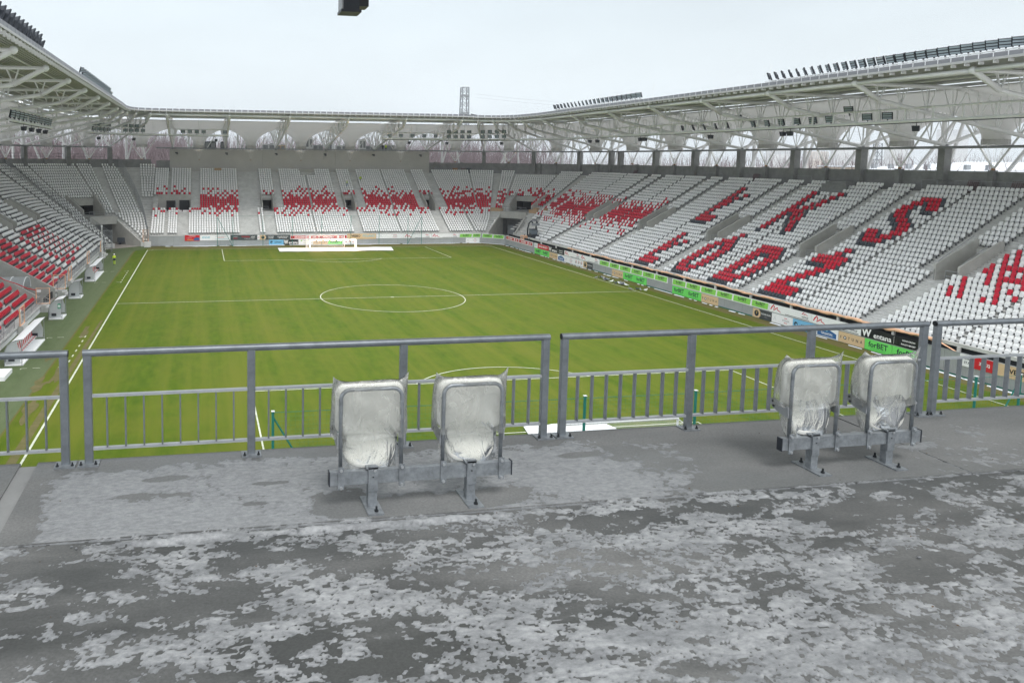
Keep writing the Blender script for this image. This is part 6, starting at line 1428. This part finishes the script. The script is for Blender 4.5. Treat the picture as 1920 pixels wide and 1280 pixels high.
# loose snow crumbs
m = MB(); rs = random.Random(9)
for i in range(120):
    if i < 40: x, y, s_ = rs.uniform(-24.9, -20.5), -86.0+rs.gauss(0, .04), rs.uniform(.004, .013)
    else: x, y, s_ = rs.uniform(-25, -16), rs.uniform(-88.6, -86.0), rs.choice((.004, .005, .006, .008, .012))*rs.uniform(.6, 1.1)
    m.ball((x, y, ZF+s_*.35), s_*rs.uniform(.8, 1.8), s_*rs.uniform(.7, 1.2), s_*rs.uniform(.45, .75), 6, 4)
tag(m.build('snow_crumbs', 'ice', None, True), 'loose crumbs of frozen snow scattered on the platform floor', 'snow', kind='stuff')
m = MB()
for i in range(70):
    x, y, a, s_ = rs.uniform(-25, -16.5), rs.uniform(-88.2, -84.7), rs.uniform(0, 6.28), rs.uniform(.005, .013); c, s2 = math.cos(a)*s_, math.sin(a)*s_; z = ZF+.012; k_ = rs.uniform(.3, .8)
    m.poly([(x-c, y-s2, z), (x+s2*k_, y-c*k_, z+.004), (x+c, y+s2, z+.002), (x-s2*k_, y+c*k_, z+.004)])
tag(m.build('leaf_litter', 'leaf'), 'tiny brown leaf fragments frozen on the platform floor', 'litter', kind='stuff')
# ------------------------------------------------------------------ railings
PL = MB(); PL.box(-.085, .085, -.075, .065, 0, .012); PL = PL.mesh('base_plate', 'galvanised')
BT = MB(); BT.tube([(0, 0, .010), (0, 0, .022)], .014, 6); BT.tube([(0, 0, .02), (0, 0, .042)], .007, 6); BT = BT.mesh('bolt', 'bolt')
BAL = MB(); BAL.box(-.006, .006, -.022, .022, .14, .578); BAL = BAL.mesh('baluster', 'rail_steel')
def chamfer_post():
    mb = MB(); a, b, c = .034, .026, .006; ring = [(-a+c, -b), (a-c, -b), (a, -b+c), (a, b-c), (a-c, b), (-a+c, b), (-a, b-c), (-a, -b+c)]
    mb.prism([(x, y, .012) for x, y in ring], (0, 0, .925)); return mb.mesh('post', 'rail_steel')
PST = chamfer_post()
def railing(x0, label, P=1.37):
    e = thing('railing_panel', label, 'railing', (x0, -84.585, ZF), 'steel railing panels along the platform edge'); L = P*3
    MB().tube([(-.036, 0, .955), (L+.036, 0, .955)], .031, 16, False).build('top_rail', 'rail_steel', e, True)
    MB().tube([(-.037, 0, .955), (-.0365, 0, .955)], .027, 12).build('end_cap', 'void_shade', e); MB().tube([(L+.0365, 0, .955), (L+.037, 0, .955)], .027, 12).build('end_cap', 'void_shade', e)
    for i in range(4):
        x = P*i; ob('post', PST, e, (x, 0, 0)); p = ob('base_plate', PL, e, (x, -.01, 0))
        for bx in (-.06, .06): ob('bolt', BT, p, (bx, -.045, 0))
    for i in range(3):
        x = P*i
        for z in (.585, .128): MB().box(x+.034, x+P-.034, -.018, .018, z-.009, z+.013).build('mid_rail' if z > .3 else 'bottom_rail', 'rail_sky_lit', e)
        for k in range(1, 9): ob('baluster', BAL, e, (x+P*k/9, 0, 0))
railing(-28.93, 'galvanised railing panel cut off by the left picture edge'); railing(-24.63, 'galvanised railing panel behind the left pair of wrapped seats'); railing(-20.33, 'galvanised railing panel left of and behind the right pair of wrapped seats', 1.325); railing(-16.19, 'galvanised railing panel cut off by the right picture edge')
# ------------------------------------------------------------------ wrapped double seats
mat('seat_cream', (.86, .845, .79), .45, var=.03, vscale=4)
def film_mat():
    m_ = bpy.data.materials.new('film'); m_.use_nodes = True; n = m_.node_tree.nodes; l = m_.node_tree.links; n.remove(n['Principled BSDF']); o = n['Material Output']; t = n.new('ShaderNodeTexCoord')
    z = n.new('ShaderNodeTexNoise'); z.inputs['Scale'].default_value = 9; z.inputs['Detail'].default_value = 5; z.inputs['Distortion'].default_value = 1.6; mp = n.new('ShaderNodeMapping'); mp.inputs['Scale'].default_value = (1.0, 1.0, .55); mp.inputs['Rotation'].default_value = (0, .5, 0); l.new(t.outputs['Object'], mp.inputs[0]); l.new(mp.outputs[0], z.inputs['Vector'])
    bp = n.new('ShaderNodeBump'); bp.inputs['Strength'].default_value = .8; bp.inputs['Distance'].default_value = .022; l.new(z.outputs['Fac'], bp.inputs['Height'])
    tr_ = n.new('ShaderNodeBsdfTransparent'); tr_.inputs['Color'].default_value = (.97, .98, .975, 1)
    df = n.new('ShaderNodeBsdfDiffuse'); df.inputs['Color'].default_value = (.90, .89, .85, 1); tl = n.new('ShaderNodeBsdfTranslucent'); tl.inputs['Color'].default_value = (.90, .89, .84, 1); gl = n.new('ShaderNodeBsdfGlossy'); gl.inputs['Roughness'].default_value = .16; gl.inputs['Color'].default_value = (.95, .96, .97, 1)
    for x in (df, tl, gl): l.new(bp.outputs[0], x.inputs['Normal'])
    a = n.new('ShaderNodeMixShader'); a.inputs[0].default_value = .5; l.new(df.outputs[0], a.inputs[1]); l.new(tl.outputs[0], a.inputs[2])
    b = n.new('ShaderNodeMixShader'); r = n.new('ShaderNodeMapRange'); r.inputs['From Min'].default_value = .3; r.inputs['From Max'].default_value = .75; r.inputs['To Min'].default_value = .10; r.inputs['To Max'].default_value = .40; l.new(z.outputs['Fac'], r.inputs['Value']); l.new(r.outputs[0], b.inputs[0]); l.new(tr_.outputs[0], b.inputs[1]); l.new(a.outputs[0], b.inputs[2])
    c = n.new('ShaderNodeMixShader'); fr = n.new('ShaderNodeFresnel'); fr.inputs['IOR'].default_value = 1.42; l.new(bp.outputs[0], fr.inputs['Normal']); l.new(fr.outputs[0], c.inputs[0]); l.new(b.outputs[0], c.inputs[1]); l.new(gl.outputs[0], c.inputs[2]); l.new(c.outputs[0], o.inputs[0]); MATS['film'] = m_
film_mat()
def rr_ring(cx, y, z, hw, hh, r_, n=6):   # rounded rectangle outline in XZ
    pts = []
    for (sx, sz, a0) in ((1, 1, 0), (-1, 1, 90), (-1, -1, 180), (1, -1, 270)):
        for i in range(n+1): t = R(a0+90*i/n); pts.append((cx+sx*(hw-r_)+r_*math.cos(t), y, z+sz*(hh-r_)+r_*math.sin(t)))
    return pts
def shell(mb, rings):
    i0 = len(mb.v); n_ = len(rings[0])
    for rg in rings: mb.v += [tuple(p) for p in rg]
    for j in range(len(rings)-1):
        for k in range(n_): k2 = (k+1) % n_; mb.f.append((i0+j*n_+k, i0+j*n_+k2, i0+(j+1)*n_+k2, i0+(j+1)*n_+k)); mb.m.append(0)
    mb.f.append(tuple(i0+k for k in range(n_-1, -1, -1))); mb.f.append(tuple(i0+(len(rings)-1)*n_+k for k in range(n_))); mb.m += [0, 0]
def seat_pair(x, y, label, which, seed):
    e = thing('double_seat', label, 'seat', (x, y, ZF), 'wrapped double seats on the platform')
    bm2 = MB().box(-.71, .71, -.024, .024, .185, .285); bm2.build('beam', 'galvanised', e)
    for s_ in (-1, 1): MB().box(s_*.713-.004, s_*.713+.004, -.028, .028, .18, .29).build('beam_cap', 'dark_metal', e)
    for lx in (-.385, .385):
        lg = MB(); lg.box(lx-.034, lx+.034, -.032, .03, .012, .184); lg.build('leg', 'galvanised', e)
        mb = MB(); mb.box(lx-.036, lx+.036, -.040, -.0245, .13, .325); mb.box(lx-.05, lx+.036, -.040, .04, .3, .312); p = mb.build('leg_bracket', 'galvanised', e)
        MB().tube([(lx+.012, -.041, .29), (lx+.012, -.05, .29)], .011, 8).build('bolt', 'bolt_zinc', p); MB().tube([(lx, -.041, .24), (lx, -.043, .24)], .006, 6).build('bolt_hole', 'bolt', p)
        p = MB().box(lx-.06, lx+.06, -.16, .15, 0, .011).build('foot_plate', 'galvanised', e)
        for by_ in (-.115, .115):
            mb = MB(); mb.tube([(lx+.01, by_, .011), (lx+.01, by_, .024)], .016, 6); mb.tube([(lx+.01, by_, .024), (lx+.01, by_, .05)], .008, 6); mb.build('bolt', 'bolt', p)
    for i, cx in enumerate((-.395, .395)):
        hw = .232
        arcp = [(cx-hw, .0, .29), (cx-hw, .0, .72)] + [(cx-hw+.07-.07*math.cos(t), -.004, .83+.07*math.sin(t)) for t in frange(0, math.pi/2, 6)] + [(cx+hw-.07+.07*math.sin(t), -.004, .83+.07*math.cos(t)) for t in frange(0, math.pi/2, 6)] + [(cx+hw, 0, .72), (cx+hw, 0, .29)]
        MB().tube(arcp, .0155, 10).build('tube_frame', 'galvanised', e, True)
        for sx in (-hw, hw):
            p = MB().box(cx+sx-.022, cx+sx+.022, -.034, -.0245, .155, .325).build('clamp', 'galvanised', e)
            for z in (.17, .302): MB().tube([(cx+sx, -.035, z), (cx+sx, -.045, z)], .0115, 8).build('bolt', 'bolt_zinc', p)
        mb = MB(); rings = []
        for yy, g in ((.018, -.025), (.012, .0), (.05, .006), (.062, -.02)):
            rg = rr_ring(cx, 0, .735, .258+g, .19+g, .075); rings.append([(px, yy + .5*(px-cx)**2, pz) for px, _, pz in rg])
        shell(mb, rings); mb.build('backrest', 'seat_cream', e, True)
        mb = MB(); rings = []
        for yy, g in ((.045, -.05), (.035, -.012), (.075, .0), (.125, -.015), (.14, -.06)):
            rg = []
            for t in frange(0, 2*math.pi, 28)[:-1]:
                c_, s2 = math.cos(t), math.sin(t); px = (.205+g)*abs(c_)**.7*(1 if c_ > 0 else -1); pz = (.185+g)*abs(s2)**(.75 if s2 < 0 else .5)*(1 if s2 > 0 else -1); rg.append((cx+px, yy+.02*s2, .465+pz))
            rings.append(rg)
        shell(mb, rings); mb.build('seat_pan', 'seat_cream', e, True)
        for sx in (-1, 1):
            X = cx+sx*(hw+.022); pr_ = [(X, -.005, .455), (X, .10, .475), (X, .175, .50), (X, .20, .535), (X, .185, .575), (X, .15, .58), (X, .08, .56), (X, -.005, .545)]
            p = MB().prism([(px-.006, py, pz) for px, py, pz in pr_], (.012, 0, 0)).build('pivot_arm', 'steel_grey', e)
            for (py, pz) in ((.165, .553), (.155, .515)): MB().tube([(X-.012, py, pz), (X+.012, py, pz)], .011, 8).build('pivot_bolt', 'bolt', p)
        # plastic cover: upper bag over the back, lower bag round the folded pan
        rr = random.Random(seed+i); nb = 48; mb = MB(); rows = []
        def ring(z, hw_, y0, y1, wob, ears=0):
            rg = []
            for k in range(nb):
                t = 2*math.pi*k/nb; c_, s2 = math.cos(t), math.sin(t); px = hw_*abs(c_)**.45*(1 if c_ >= 0 else -1); py = (y0+y1)/2+(y1-y0)/2*abs(s2)**.8*(1 if s2 >= 0 else -1)
                n1 = math.sin(5*t+seed*1.3+i*2+z*19)+math.sin(9*t+z*31+seed)*.6+math.sin(15*t-z*44+i)*.35
                px += wob*n1*.5; py += wob*n1*.8; pz = z + wob*.6*math.sin(7*t+z*15+seed)
                if ears: pz += ears*max(0, (abs(px)/hw_-.72)/.28)**2*(1.1 if px > 0 else .8)
                rg.append((cx+px, py, pz))
            return rg
        up = [ring(.525+.012*math.sin(i*3+seed), 0.290, -.035, .19, .014), ring(.56, 0.295, -.028, .20, .012), ring(.62, 0.294, -.026, .205, .009), ring(.70, 0.292, -.026, .20, .008), ring(.78, 0.290, -.026, .19, .008), ring(.86, 0.288, -.026, .17, .008), ring(.91, 0.285, -.022, .14, .007), ring(.94, 0.285, -.012, .09, .006, .022), ring(.957, 0.288, .012, .025, .004, .055)]
        i0 = len(mb.v)
        for rg in up: mb.v += rg
        for j in range(len(up)-1):
            for k in range(nb): k2 = (k+1) % nb; mb.f.append((i0+j*nb+k, i0+j*nb+k2, i0+(j+1)*nb+k2, i0+(j+1)*nb+k)); mb.m.append(0)
        lo_ = [ring(.60, .17, .01, .14, .02), ring(.56, .215, .005, .17, .018), ring(.50, .225, .0, .185, .016), ring(.42, .222, .0, .19, .016), ring(.34, .20, .01, .18, .016), ring(.28, .17, .02, .165, .016), ring(.235, .15, .03, .15, .02), ring(.205, .16, .04, .13, .022)]
        i0 = len(mb.v)
        for rg in lo_: mb.v += rg
        for j in range(len(lo_)-1):
            for k in range(nb): k2 = (k+1) % nb; mb.f.append((i0+j*nb+k, i0+j*nb+k2, i0+(j+1)*nb+k2, i0+(j+1)*nb+k)); mb.m.append(0)
        # loose flaps
        for sx, wz in ((-1, .3), (1, .24)):
            a = (cx+sx*.2, .03, .44); b = (cx+sx*(.26 if sx < 0 else .22), .05, wz); mb.quad(a, (cx+sx*.24, .1, .46), b, (cx+sx*.12, .06, wz-.06))
        me = mb.mesh('plastic_cover', 'film', True); o = ob('plastic_cover', me, None, (x, y, ZF)); sd = o.modifiers.new('sub', 'SUBSURF'); sd.levels = 1; sd.render_levels = 1
        tag(o, 'clear wrinkled plastic cover over the %s seat of the %s pair' % (('left', 'right')[i], which), 'plastic cover')
    return e
seat_pair(-22.045, -85.71, 'pair of plastic-wrapped white seats on a grey beam, left of centre', 'left', 3); P2 = seat_pair(-18.2, -85.62, 'pair of plastic-wrapped white seats on a grey beam, right', 'right', 8)

P2.scale = (.965, 1, 1)
for o in bpy.data.objects:
    if o.name.startswith('plastic_cover') and 'right pair' in o.get('label', ''): o.scale = (.965, 1, 1)
# ================================================================== .00024
hz = MB(); hz.box(-1600, 2600, -1600, 3100, -1.2, 150)
hm = bpy.data.materials.new('haze'); hm.use_nodes = True; hn = hm.node_tree.nodes; hn.remove(hn['Principled BSDF'])
pv = hn.new('ShaderNodeVolumePrincipled'); pv.inputs['Color'].default_value = (.93, .96, 1.0, 1); pv.inputs['Density'].default_value = .00024; pv.inputs['Anisotropy'].default_value = .2
hm.node_tree.links.new(pv.outputs[0], hn['Material Output'].inputs['Volume']); MATS['haze'] = hm
tag(hz.build('haze', 'haze'), 'thin winter haze filling the air', 'haze', kind='stuff')
